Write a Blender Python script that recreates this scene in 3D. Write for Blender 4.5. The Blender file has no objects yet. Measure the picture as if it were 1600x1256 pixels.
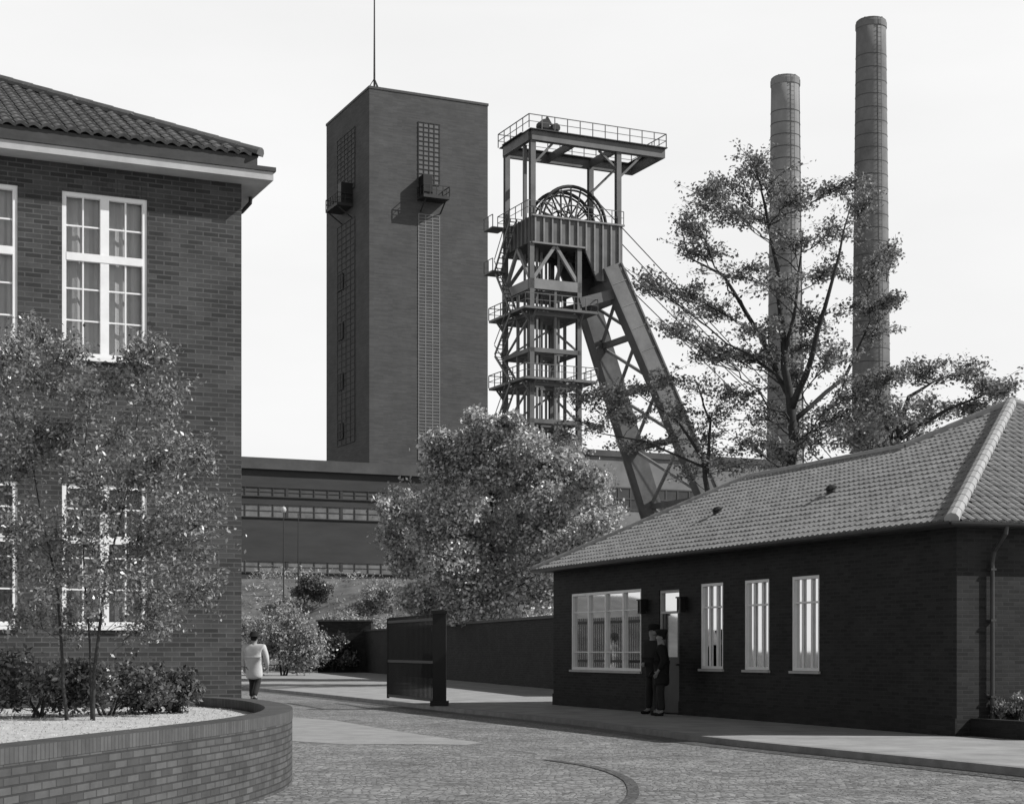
import bpy, bmesh, math, random
import numpy as np
from mathutils import Vector, Matrix
random.seed(7); rng=np.random.default_rng(11)
scn=bpy.context.scene
COL=scn.collection
R=math.radians
F=2600.0; HZ=1015.0; CH=1.35
def W(px,py,z):            # a point of the place at depth z
    return Vector(((px-800)/F*z, z, CH+(HZ-py)/F*z))

# ------------------------------------------------------------ materials
def newmat(name):
    m=bpy.data.materials.new(name); m.use_nodes=True
    nt=m.node_tree; b=nt.nodes['Principled BSDF']; return m,nt,b
def g(v): return (v,v,v,1)
def mat(name,lo,hi=None,rough=.8,scale=3.0,bump=0.0,bscale=None,metal=0,spec=.3,stretch=None,detail=6):
    m,nt,b=newmat(name); hi=hi if hi is not None else lo
    tc=nt.nodes.new('ShaderNodeTexCoord'); mp=nt.nodes.new('ShaderNodeMapping')
    if stretch: mp.inputs['Scale'].default_value=stretch
    nt.links.new(tc.outputs['Object'],mp.inputs['Vector'])
    n=nt.nodes.new('ShaderNodeTexNoise'); n.inputs['Scale'].default_value=scale; n.inputs['Detail'].default_value=detail
    n.inputs['Roughness'].default_value=.65
    nt.links.new(mp.outputs[0],n.inputs['Vector'])
    r=nt.nodes.new('ShaderNodeMapRange'); r.inputs[1].default_value=.32; r.inputs[2].default_value=.68
    r.inputs[3].default_value=lo; r.inputs[4].default_value=hi
    nt.links.new(n.outputs[0],r.inputs[0]); nt.links.new(r.outputs[0],b.inputs['Base Color'])
    b.inputs['Roughness'].default_value=rough; b.inputs['Metallic'].default_value=metal
    b.inputs['Specular IOR Level'].default_value=spec
    if bump:
        n2=nt.nodes.new('ShaderNodeTexNoise'); n2.inputs['Scale'].default_value=bscale or scale*6; n2.inputs['Detail'].default_value=4
        nt.links.new(tc.outputs['Object'],n2.inputs['Vector'])
        bp=nt.nodes.new('ShaderNodeBump'); bp.inputs['Strength'].default_value=bump; bp.inputs['Distance'].default_value=.02
        nt.links.new(n2.outputs[0],bp.inputs['Height']); nt.links.new(bp.outputs[0],b.inputs['Normal'])
    return m
def brickmat(name,c1,c2,mo,bw=.25,bh=.077,ms=.011,bump=.6,patch=.35,rough=.8,nscale=.9,off=.5):
    m,nt,b=newmat(name)
    uv=nt.nodes.new('ShaderNodeUVMap'); uv.uv_map='UVMap'
    t=nt.nodes.new('ShaderNodeTexBrick'); t.inputs['Scale'].default_value=1; t.offset=off
    t.inputs['Color1'].default_value=g(c1); t.inputs['Color2'].default_value=g(c2); t.inputs['Mortar'].default_value=g(mo)
    t.inputs['Mortar Size'].default_value=ms; t.inputs['Brick Width'].default_value=bw; t.inputs['Row Height'].default_value=bh
    t.inputs['Mortar Smooth'].default_value=.2
    nt.links.new(uv.outputs[0],t.inputs['Vector'])
    n=nt.nodes.new('ShaderNodeTexNoise'); n.inputs['Scale'].default_value=nscale; n.inputs['Detail'].default_value=9; n.inputs['Roughness'].default_value=.75
    nt.links.new(uv.outputs[0],n.inputs['Vector'])
    r=nt.nodes.new('ShaderNodeMapRange'); r.inputs[1].default_value=.3; r.inputs[2].default_value=.7
    r.inputs[3].default_value=1-patch; r.inputs[4].default_value=1+patch
    nt.links.new(n.outputs[0],r.inputs[0])
    mx=nt.nodes.new('ShaderNodeMix'); mx.data_type='RGBA'; mx.blend_type='MULTIPLY'; mx.inputs[0].default_value=1
    nt.links.new(t.outputs['Color'],mx.inputs[6]); nt.links.new(r.outputs[0],mx.inputs[7])
    nt.links.new(mx.outputs[2],b.inputs['Base Color'])
    inv=nt.nodes.new('ShaderNodeMath'); inv.operation='SUBTRACT'; inv.inputs[0].default_value=1
    nt.links.new(t.outputs['Fac'],inv.inputs[1])
    bp=nt.nodes.new('ShaderNodeBump'); bp.inputs['Strength'].default_value=bump; bp.inputs['Distance'].default_value=.01
    nt.links.new(inv.outputs[0],bp.inputs['Height']); nt.links.new(bp.outputs[0],b.inputs['Normal'])
    b.inputs['Roughness'].default_value=rough; b.inputs['Specular IOR Level'].default_value=.25
    return m
def cobblemat(name,lo,hi,scale,joint=.35,big=.35,nsc=.55):
    m,nt,b=newmat(name)
    tc=nt.nodes.new('ShaderNodeTexCoord')
    nz=nt.nodes.new('ShaderNodeTexNoise'); nz.inputs['Scale'].default_value=.5; nz.inputs['Detail'].default_value=2
    nt.links.new(tc.outputs['Object'],nz.inputs['Vector'])
    ad=nt.nodes.new('ShaderNodeMix'); ad.data_type='RGBA'; ad.blend_type='ADD'; ad.inputs[0].default_value=.8
    nt.links.new(tc.outputs['Object'],ad.inputs[6]); nt.links.new(nz.outputs[1],ad.inputs[7])
    v=nt.nodes.new('ShaderNodeTexVoronoi'); v.feature='DISTANCE_TO_EDGE'; v.inputs['Scale'].default_value=scale; v.inputs['Randomness'].default_value=.6
    v2=nt.nodes.new('ShaderNodeTexVoronoi'); v2.inputs['Scale'].default_value=scale; v2.inputs['Randomness'].default_value=.6
    for q in (v,v2): nt.links.new(ad.outputs[2],q.inputs['Vector'])
    e=nt.nodes.new('ShaderNodeMapRange'); e.inputs[1].default_value=.02; e.inputs[2].default_value=.14; e.inputs[3].default_value=joint; e.inputs[4].default_value=1
    nt.links.new(v.outputs['Distance'],e.inputs[0])
    bw=nt.nodes.new('ShaderNodeSeparateColor'); nt.links.new(v2.outputs['Color'],bw.inputs[0])
    c=nt.nodes.new('ShaderNodeMapRange'); c.inputs[3].default_value=lo; c.inputs[4].default_value=hi
    nt.links.new(bw.outputs[0],c.inputs[0])
    n=nt.nodes.new('ShaderNodeTexNoise'); n.inputs['Scale'].default_value=nsc; n.inputs['Detail'].default_value=10; n.inputs['Roughness'].default_value=.75
    nt.links.new(tc.outputs['Object'],n.inputs['Vector'])
    r=nt.nodes.new('ShaderNodeMapRange'); r.inputs[1].default_value=.3; r.inputs[2].default_value=.7; r.inputs[3].default_value=1-big; r.inputs[4].default_value=1+big
    nt.links.new(n.outputs[0],r.inputs[0])
    a=nt.nodes.new('ShaderNodeMath'); a.operation='MULTIPLY'; nt.links.new(e.outputs[0],a.inputs[0]); nt.links.new(c.outputs[0],a.inputs[1])
    a2=nt.nodes.new('ShaderNodeMath'); a2.operation='MULTIPLY'; nt.links.new(a.outputs[0],a2.inputs[0]); nt.links.new(r.outputs[0],a2.inputs[1])
    nt.links.new(a2.outputs[0],b.inputs['Base Color'])
    bp=nt.nodes.new('ShaderNodeBump'); bp.inputs['Strength'].default_value=.5; bp.inputs['Distance'].default_value=.012
    nt.links.new(e.outputs[0],bp.inputs['Height']); nt.links.new(bp.outputs[0],b.inputs['Normal'])
    b.inputs['Roughness'].default_value=.65; b.inputs['Specular IOR Level'].default_value=.4
    return m
def leafmat(name,lo,hi,rough=.45,trans=.25,spec=.5):
    m,nt,b=newmat(name)
    ge=nt.nodes.new('ShaderNodeNewGeometry'); r=nt.nodes.new('ShaderNodeMapRange')
    r.inputs[3].default_value=lo; r.inputs[4].default_value=hi
    nt.links.new(ge.outputs['Random Per Island'],r.inputs[0]); nt.links.new(r.outputs[0],b.inputs['Base Color'])
    b.inputs['Roughness'].default_value=rough; b.inputs['Specular IOR Level'].default_value=spec
    tr=nt.nodes.new('ShaderNodeBsdfTranslucent'); nt.links.new(r.outputs[0],tr.inputs[0])
    mx=nt.nodes.new('ShaderNodeMixShader'); mx.inputs[0].default_value=trans
    out=nt.nodes['Material Output']
    nt.links.new(b.outputs[0],mx.inputs[1]); nt.links.new(tr.outputs[0],mx.inputs[2]); nt.links.new(mx.outputs[0],out.inputs[0])
    return m
def glassmat(name,tint=.75):
    m,nt,b=newmat(name)
    t=nt.nodes.new('ShaderNodeBsdfTransparent'); t.inputs[0].default_value=g(tint)
    gl=nt.nodes.new('ShaderNodeBsdfGlossy'); gl.inputs['Roughness'].default_value=.03; gl.inputs[0].default_value=g(.8)
    fr=nt.nodes.new('ShaderNodeFresnel'); fr.inputs[0].default_value=1.5
    mx=nt.nodes.new('ShaderNodeMixShader'); nt.links.new(fr.outputs[0],mx.inputs[0])
    nt.links.new(t.outputs[0],mx.inputs[1]); nt.links.new(gl.outputs[0],mx.inputs[2])
    nt.links.new(mx.outputs[0],nt.nodes['Material Output'].inputs[0]); return m
M={}
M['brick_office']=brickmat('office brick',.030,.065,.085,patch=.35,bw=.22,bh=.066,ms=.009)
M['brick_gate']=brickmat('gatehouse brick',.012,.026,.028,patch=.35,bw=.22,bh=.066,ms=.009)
M['brick_planter']=brickmat('planter brick',.055,.10,.04,bw=.215,bh=.063,patch=.35,ms=.008,nscale=1.8)
M['coping']=brickmat('coping brick',.07,.10,.055,bw=.063,bh=.4,patch=.3,ms=.007,nscale=1.8)
M['brick_wall']=brickmat('boundary brick',.012,.024,.02)
M['tower_side']=brickmat('tower brick',.060,.082,.070,bw=1.2,bh=.16,ms=.02,bump=.05,patch=.22,nscale=.25)
M['hall']=mat('hall brick',.038,.06,.85,scale=.5,stretch=(.3,.3,1.6),detail=8)
M['hall_light']=mat('pale hall wall',.15,.22,.85,scale=.4)
M['hall_slab']=mat('hall roof edge',.06,.09,.8,scale=.6)
M['strip']=mat('window strip frame',.10,.14,.6,scale=2)
M['strip_pane']=mat('window strip panes',.13,.18,.6,scale=.8)
M['strip_glass']=mat('far window glass',.03,.06,.3,scale=.6,spec=.4)
M['pale_glass']=mat('pale far glazing',.09,.22,.4,scale=.5,spec=.4)
M['steel']=mat('painted steel',.07,.13,.55,scale=.6,spec=.4)
M['steel_light']=mat('lighter painted steel',.14,.22,.5,scale=.6,spec=.4)
M['steel_dark']=mat('dark steel',.022,.036,.6,scale=1)
M['chimney']=mat('chimney shell with painted haze',.11,.21,.85,scale=.35,stretch=(1,1,.7),detail=10)  # shell colour lightened to paint in the haze of distance
M['chimney_pale']=mat('paler chimney shell with painted haze',.18,.28,.85,scale=.35,stretch=(1,1,.7),detail=10)  # paler shell, with distance haze painted into its colour too
M['chimney_band']=mat('chimney hoop',.07,.10,.8)
M['roof_tile']=mat('clay pantile',.20,.34,.55,scale=3,detail=9,spec=.4)
M['roof_dark']=mat('dark pantile',.10,.19,.6,scale=3,detail=9,spec=.4)
M['ridge']=mat('ridge tile',.28,.38,.7,scale=5)
M['ridge_dark']=mat('dark ridge tile',.08,.13,.7,scale=5)
M['white']=mat('white paint',.72,.82,.5,scale=4)
M['fascia']=mat('fascia paint',.36,.46,.6,scale=3,detail=9)
M['dark_trim']=mat('dark trim',.035,.06,.6,scale=3)
M['dark_door']=mat('dark door paint',.02,.035,.4,scale=3)
M['zinc']=mat('zinc gutter',.025,.045,.45,scale=3,spec=.4)
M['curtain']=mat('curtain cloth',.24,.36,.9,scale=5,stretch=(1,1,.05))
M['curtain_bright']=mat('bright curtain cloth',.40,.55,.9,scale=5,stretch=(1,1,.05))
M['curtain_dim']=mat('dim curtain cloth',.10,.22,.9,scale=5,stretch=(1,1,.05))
M['inside']=mat('painted room shade',.05,.08,.9)  # dark colour paints in the shade of unlit interiors
M['glass']=glassmat('window glass')
M['iron']=mat('black iron',.009,.015,.5)
M['road']=cobblemat('sett paving',.15,.34,13,joint=.42,big=.38)
M['setts_dark']=cobblemat('dark setts',.08,.15,11,joint=.5)
M['asphalt']=mat('smooth worn patch',.26,.36,.8,scale=2,bump=.3,bscale=60,detail=9)
M['pavement']=mat('pavement slabs',.24,.40,.8,scale=1.2,bump=.3,bscale=40,detail=10)
M['kerb']=mat('kerb stone',.20,.30,.8,scale=3,bump=.3)
M['ground']=mat('bare ground',.06,.12,.9,scale=.3,detail=9)
M['bank']=mat('bank turf',.07,.18,.9,scale=.6,detail=10,bump=1,bscale=3)
M['lawn']=mat('dry lawn',.42,.56,.9,scale=3,detail=10,bump=.3,bscale=30)
M['bark']=mat('bark',.025,.05,.9,scale=6,bump=.5)
M['leaf_small']=leafmat('small glossy leaves',.06,.42,.35,.3,.7)
M['leaf_airy']=leafmat('airy leaves',.07,.36,.45,.35,.5)
M['leaf_dense']=leafmat('dense leaves',.12,.75,.35,.22,.7)
M['leaf_shrub']=leafmat('shrub leaves',.03,.17,.35,.1,.5)
M['leaf_pale']=leafmat('pale shrub leaves',.14,.55,.6,.25,.3)
M['blade']=leafmat('grass blades',.4,.6,.7,.2,.2)
M['skin']=mat('skin',.24,.28,.6)
M['jacket_light']=mat('pale jacket',.42,.54,.9,scale=6)
M['suit_dark']=mat('dark suit',.010,.016,.9)
M['trouser']=mat('dark trousers',.02,.03,.9)
M['felt']=mat('dark felt',.010,.015,.9)
M['shirt']=mat('grey shirt',.08,.12,.9)
M['lamp_glass']=mat('milky lamp glass',.4,.45,.3)

# ------------------------------------------------------------ mesh helpers
class MB:
    def __init__(s): s.v=[]; s.f=[]; s.uv={}
    def add(s,vs,fs):
        o=len(s.v); s.v+= [tuple(p) for p in vs]; s.f+=[tuple(i+o for i in f) for f in fs]; return s
    def face(s,pts,uv=None):
        o=len(s.v); s.v+=[tuple(p) for p in pts]; s.f.append(tuple(range(o,o+len(pts))))
        if uv: s.uv[len(s.f)-1]=uv
        return s
    def box(s,x0,x1,y0,y1,z0,z1):
        if x0>x1:x0,x1=x1,x0
        if y0>y1:y0,y1=y1,y0
        if z0>z1:z0,z1=z1,z0
        return s.add([(x0,y0,z0),(x1,y0,z0),(x1,y1,z0),(x0,y1,z0),(x0,y0,z1),(x1,y0,z1),(x1,y1,z1),(x0,y1,z1)],
              [(0,3,2,1),(4,5,6,7),(0,1,5,4),(1,2,6,5),(2,3,7,6),(3,0,4,7)])
    def beam(s,p,q,w,h,up=(0,0,1)):
        p=Vector(p);q=Vector(q);d=(q-p).normalized();u=Vector(up)
        a=d.cross(u)
        if a.length<1e-3: a=d.cross(Vector((0,1,0)))
        a.normalize(); b=a.cross(d).normalized()
        vs=[]
        for c in (p,q):
            for i,j in ((-1,-1),(1,-1),(1,1),(-1,1)): vs.append(c+a*i*w/2+b*j*h/2)
        return s.add(vs,[(0,1,2,3),(7,6,5,4),(0,4,5,1),(1,5,6,2),(2,6,7,3),(3,7,4,0)])
    def tube(s,path,rad,n=6,cap=True):
        path=[Vector(p) for p in path]; k=len(path)
        if not hasattr(rad,'__len__'): rad=[rad]*k
        vs=[];a=None
        for i,p in enumerate(path):
            d=(path[min(i+1,k-1)]-path[max(i-1,0)])
            if d.length<1e-9: d=Vector((0,0,1))
            d.normalize()
            if a is None: a=d.orthogonal().normalized()
            else:
                a=(a-d*a.dot(d)); a=a.normalized() if a.length>1e-5 else d.orthogonal().normalized()
            b=d.cross(a)
            for j in range(n):
                t=2*math.pi*j/n; vs.append(p+(a*math.cos(t)+b*math.sin(t))*rad[i])
        fs=[]
        for i in range(k-1):
            for j in range(n):
                fs.append((i*n+j,i*n+(j+1)%n,(i+1)*n+(j+1)%n,(i+1)*n+j))
        if cap: fs.append(tuple(range(n-1,-1,-1))); fs.append(tuple((k-1)*n+j for j in range(n)))
        return s.add(vs,fs)
    def lathe(s,prof,c=(0,0,0),n=24):
        vs=[];fs=[];k=len(prof)
        for r,z in prof:
            for j in range(n):
                t=2*math.pi*j/n; vs.append((c[0]+r*math.cos(t),c[1]+r*math.sin(t),c[2]+z))
        for i in range(k-1):
            for j in range(n): fs.append((i*n+j,i*n+(j+1)%n,(i+1)*n+(j+1)%n,(i+1)*n+j))
        return s.add(vs,fs)
    def build(s,name,m,parent=None,smooth=False):
        me=bpy.data.meshes.new(name); me.from_pydata(s.v,[],s.f); me.update()
        uvl=me.uv_layers.new(name='UVMap')
        for p in me.polygons:
            if p.index in s.uv:
                for li,u in zip(p.loop_indices,s.uv[p.index]): uvl.data[li].uv=u
                continue
            n=p.normal
            if abs(n.z)>.9:
                for li in p.loop_indices:
                    c=me.vertices[me.loops[li].vertex_index].co; uvl.data[li].uv=(c.x,c.y)
            else:
                t=Vector((-n.y,n.x,0)).normalized()
                for li in p.loop_indices:
                    c=me.vertices[me.loops[li].vertex_index].co; uvl.data[li].uv=(c.dot(t),c.z)
        if smooth:
            me.polygons.foreach_set('use_smooth',[True]*len(me.polygons))
        me.materials.append(m)
        o=bpy.data.objects.new(name,me); COL.objects.link(o)
        if parent: o.parent=parent
        return o
def tag(o,label,cat=None,group=None,kind=None):
    if label:o['label']=label
    if cat:o['category']=cat
    if group:o['group']=group
    if kind:o['kind']=kind
    return o
def thing(name,label,cat,loc=(0,0,0),rz=0,group=None):
    o=bpy.data.objects.new(name,None); COL.objects.link(o); o.location=loc; o.rotation_euler=(0,0,rz)
    o.empty_display_size=.2
    return tag(o,label,cat,group)
def struct(name,mb,m):
    o=mb.build(name,m); o['kind']='structure'; return o
def one(name,m,parent,kind,*a,**k):   # one shape as one part
    mb=MB(); getattr(mb,kind)(*a,**k); return mb.build(name,m,parent)

def wall_open(mb,P,L,H,ops,depth=.14,h0=0):
    ss=sorted({0,L}|{o[0] for o in ops}|{o[1] for o in ops}); hs=sorted({h0,H}|{o[2] for o in ops}|{o[3] for o in ops})
    for i in range(len(ss)-1):
        for j in range(len(hs)-1):
            a,b,c,d=ss[i],ss[i+1],hs[j],hs[j+1]; ms,mh=(a+b)/2,(c+d)/2
            if any(o[0]<ms<o[1] and o[2]<mh<o[3] for o in ops): continue
            mb.face([P(a,c,0),P(b,c,0),P(b,d,0),P(a,d,0)],[(a,c),(b,c),(b,d),(a,d)])
    for a,b,c,d in ops:
        mb.face([P(a,c,0),P(a,d,0),P(a,d,depth),P(a,c,depth)],[(a,c),(a,d),(a+depth,d),(a+depth,c)])
        mb.face([P(b,c,0),P(b,c,depth),P(b,d,depth),P(b,d,0)],[(b,c),(b+depth,c),(b+depth,d),(b,d)])
        mb.face([P(a,d,0),P(b,d,0),P(b,d,depth),P(a,d,depth)],[(a,d),(b,d),(b,d+depth),(a,d+depth)])
        mb.face([P(a,c,0),P(a,c,depth),P(b,c,depth),P(b,c,0)],[(a,c),(a,c-depth),(b,c-depth),(b,c)])
def pbox(mb,P,s0,s1,h0,h1,d0,d1):
    vs=[P(s,h,d) for h in (h0,h1) for (s,d) in ((s0,d0),(s1,d0),(s1,d1),(s0,d1))]
    mb.add(vs,[(0,3,2,1),(4,5,6,7),(0,1,5,4),(1,2,6,5),(2,3,7,6),(3,0,4,7)])
def window(parent,P,a,b,c,d,cols,rows,depth=.10,fw=.06,mw=.028,transom=None,mid=None,curt='curtain',label=None,sillmat='white',mfw=None,gap=0):
    f=MB(); mfw=mfw or fw*.7
    pbox(f,P,a,b,c,c+fw,depth-.05,depth+.03); pbox(f,P,a,b,d-fw,d,depth-.05,depth+.03)
    pbox(f,P,a,a+fw,c+fw,d-fw,depth-.05,depth+.03); pbox(f,P,b-fw,b,c+fw,d-fw,depth-.05,depth+.03)
    if mid: 
        for mm in mid: pbox(f,P,mm-mfw,mm+mfw,c+fw,d-fw,depth-.047,depth+.028)
    if transom:
        for tt in transom: pbox(f,P,a+fw,b-fw,tt-mfw*.9,tt+mfw*.9,depth-.055,depth+.027)
    fr=f.build('window',M['white'],parent)
    if label: fr['label']=label
    mu=MB()
    for x in cols: pbox(mu,P,x-mw/2,x+mw/2,c+fw,d-fw,depth-.03,depth+.005)
    for y in rows: pbox(mu,P,a+fw,b-fw,y-mw/2,y+mw/2,depth-.028,depth+.004)
    if mu.v: mu.build('glazing_bars',M['white'],fr)
    q=MB(); q.face([P(a+.01,c+.01,depth+.012),P(b-.01,c+.01,depth+.012),P(b-.01,d-.01,depth+.012),P(a+.01,d-.01,depth+.012)]); q.build('pane',M['glass'],fr)
    if curt:
        N=30; w=lambda s: depth+.09+.014*math.sin(s*38)+.008*math.sin(s*91+1)
        m_=(a+b)/2
        spans=[(a,b)] if not gap else [(a,m_-gap),(m_+gap,b)]
        for (u0,u1) in spans:
            q=MB()
            for i in range(N):
                s0=u0+(u1-u0)*i/N; s1=u0+(u1-u0)*(i+1)/N
                q.face([P(s0,c,w(s0)),P(s1,c,w(s1)),P(s1,d,w(s1)),P(s0,d,w(s0))])
            q.build('curtain',M[curt],fr,True)
    s=MB(); pbox(s,P,a-.04,b+.04,c-.05,c-.004,-.05,depth-.052); s.build('sill',M[sillmat],fr)
    return fr

def tiles(mb,O,A,U,N,poly,tw=.168,tc=.245,amp=.022,lip=.022,jit=.003):
    O=Vector(O);A=Vector(A);U=Vector(U);N=Vector(N)
    def inside(x,y):
        c=False;n=len(poly)
        for i in range(n):
            x1,y1=poly[i];x2,y2=poly[(i+1)%n]
            if (y1>y)!=(y2>y) and x<(x2-x1)*(y-y1)/(y2-y1)+x1: c=not c
        return c
    xs=[p[0] for p in poly]; ys=[p[1] for p in poly]
    K=6
    ny=int((max(ys)-min(ys))/tc)+1; nx=int((max(xs)-min(xs))/tw)+1
    for j in range(ny):
        for i in range(nx):
            x0=min(xs)+i*tw; y0=min(ys)+j*tc
            if not inside(x0+tw/2,y0+tc/2): continue
            jx=random.uniform(-jit,jit); jz=random.uniform(-jit,jit)+.008*math.sin(i*.11+j*.3)
            lo=[];hi=[];bt=[]
            for k in range(K):
                t=k/(K-1); z=amp*math.sin(t*2*math.pi*.86-.35)+jz
                x=x0+t*tw*1.02+jx
                lo.append(O+A*x+U*(y0-.02+jx)+N*(z+lip+.025)); hi.append(O+A*x+U*(y0+tc)+N*(z+.025)); bt.append(O+A*x+U*(y0-.015+jx)+N*(z+lip-.02))
            vs=lo+hi+bt; fs=[]
            for k in range(K-1):
                fs.append((k,k+1,K+k+1,K+k)); fs.append((2*K+k,2*K+k+1,k+1,k))
            mb.add(vs,fs)
def caps(mb,p,q,r=.11,step=.36):
    p=Vector(p);q=Vector(q);L=(q-p).length;n=max(1,int(L/step));d=(q-p)/L
    a=d.cross(Vector((0,0,1))).normalized();b=a.cross(d).normalized()
    for i in range(n):
        s=p+d*(L*i/n-.02);e=p+d*(L*(i+1)/n)
        vs=[];K=7
        for c,rr in ((s,r*1.06),(e,r*.97)):
            for k in range(K):
                t=math.pi*(-.1+1.2*k/(K-1)); vs.append(c+a*math.cos(t)*rr+b*math.sin(t)*rr*.9)
        fs=[(k,k+1,K+k+1,K+k) for k in range(K-1)]; fs.append(tuple(range(K)))
        mb.add(vs,fs)

# ------------------------------------------------------------ foliage helpers
def leafmesh(name,Pn,size,m,parent,up=.3,aspect=.55):
    n=len(Pn)
    nrm=rng.normal(size=(n,3)); nrm[:,2]+=up*2*np.sign(rng.random(n)+.2); nrm/=np.linalg.norm(nrm,axis=1)[:,None]
    t=rng.normal(size=(n,3)); a=np.cross(nrm,t); a/=np.linalg.norm(a,axis=1)[:,None]; b=np.cross(nrm,a)
    s=size*(.6+.8*rng.random(n))[:,None]
    V=np.empty((n,4,3)); V[:,0]=Pn+a*s*.5; V[:,1]=Pn+b*s*.5*aspect+nrm*s*.06; V[:,2]=Pn-a*s*.5; V[:,3]=Pn-b*s*.5*aspect+nrm*s*.06
    me=bpy.data.meshes.new(name); me.vertices.add(4*n); me.vertices.foreach_set('co',V.reshape(-1))
    me.loops.add(4*n); me.loops.foreach_set('vertex_index',np.arange(4*n,dtype=np.int32))
    me.polygons.add(n); me.polygons.foreach_set('loop_start',np.arange(0,4*n,4,dtype=np.int32))
    try: me.polygons.foreach_set('loop_total',np.full(n,4,dtype=np.int32))
    except Exception: pass
    me.update(calc_edges=True); me.materials.append(m)
    o=bpy.data.objects.new(name,me); COL.objects.link(o); o.parent=parent; return o
def bez(p,c,q,n):
    return [p*(1-t)**2+c*2*t*(1-t)+q*t*t for t in [i/n for i in range(n+1)]]
def tree(name,label,cat,base,trunks,blobs,leaf,lm,twigs=12,perleaf=40,spread=.35,limb_r=.07,fill=0,group=None,crown='crown',up=.3,twig_r=.012,droop=.08,zs=.75,sub=2,reach=1.35,aspect=.55):
    base=Vector(base); T=thing(name,label,cat,base,0,group)
    mb=MB(); allp=[]
    for pts,rad in trunks:
        pts=[Vector(p)-base for p in pts]
        P2=[];R2=[]
        for i in range(len(pts)-1):
            for k in range(3):
                t=k/3; P2.append(pts[i].lerp(pts[i+1],t)+Vector((random.gauss(0,1),random.gauss(0,1),0))*rad[i]*.3*(1 if k else 0)); R2.append(rad[i]*(1-t)+rad[i+1]*t)
        P2.append(pts[-1]);R2.append(rad[-1])
        mb.tube(P2,R2,8); allp+=list(zip(P2,R2))
    L=[]
    for c,rx,ry,rz in blobs:
        c=Vector(c)-base
        hd=lambda p:((p.x-c.x)**2+(p.y-c.y)**2)**.5
        best=min(allp,key=lambda pr:hd(pr[0])*.5+abs((c.z-pr[0].z)-.55*hd(pr[0]))+(5 if pr[0].z<allp[0][0].z+.05 else 0))
        p=best[0]; d=(c-p).length; r0=min(best[1]*.6,limb_r*(.5+d*.08))
        ctrl=p.lerp(c,.5)+Vector((0,0,-.12*d if c.z<p.z+d*.3 else .05*d))+Vector((random.gauss(0,.08*d),random.gauss(0,.08*d),random.gauss(0,.04*d)))
        path=bez(p,ctrl,c,9)
        for i in range(1,9): path[i]=path[i]+Vector((random.gauss(0,1),random.gauss(0,1),random.gauss(0,1)))*d*.015
        mb.tube(path,[r0*(1-.8*i/9) for i in range(10)],5,False)
        for k in range(twigs):
            while True:
                u=Vector((random.uniform(-1,1),random.uniform(-1,1),random.uniform(-1,1)))
                if .3<u.length<1: break
            u=u*random.uniform(.8,reach)
            e=c+Vector((u.x*rx,u.y*ry,u.z*rz)); st=path[random.choice([4,5,6,7,8,9])]
            mid=st.lerp(e,.5)+Vector((random.gauss(0,.06),random.gauss(0,.06),droop+random.gauss(0,.04)))*(e-st).length
            tp=bez(st,mid,e,5)
            mb.tube(tp,[twig_r*2,twig_r*1.6,twig_r*1.2,twig_r,twig_r*.7,twig_r*.4],3,False)
            tws=[tp]
            for q in range(sub):
                s2=tp[random.choice([2,3,4])]; e2=s2+(e-st)*random.uniform(.25,.5)+Vector((random.gauss(0,1)*rx,random.gauss(0,1)*ry,random.gauss(0,.8)*rz))*.35
                t2=bez(s2,s2.lerp(e2,.5)+Vector((0,0,.02)),e2,5); mb.tube(t2,[twig_r]*3+[twig_r*.6]*3,3,False); tws.append(t2)
            for tt in tws:
                n=max(4,int(perleaf/len(tws)*random.uniform(.5,1.5))); ts=np.clip(rng.beta(1.5,1.1,n),0,1)
                arr=np.array([list(x) for x in tt]); idx=np.clip(ts*5,0,4.999); i0=idx.astype(int); fr=(idx-i0)[:,None]
                pos=arr[i0]*(1-fr)+arr[i0+1]*fr
                pos+=rng.normal(size=(n,3))*np.array([spread,spread,spread*zs])
                L.append(pos)
        if fill:
            n=int(fill); u=rng.normal(size=(n,3)); u/=np.linalg.norm(u,axis=1)[:,None]; u*=(.4+.7*rng.random(n)**.6)[:,None]
            L.append(np.array(list(c))+u*np.array([rx,ry,rz]))
    mb.build('trunk' if cat=='tree' else 'stems',M['bark'],T,True)
    leafmesh(crown,np.concatenate(L),leaf,lm,T,up,aspect)
    return T

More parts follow.
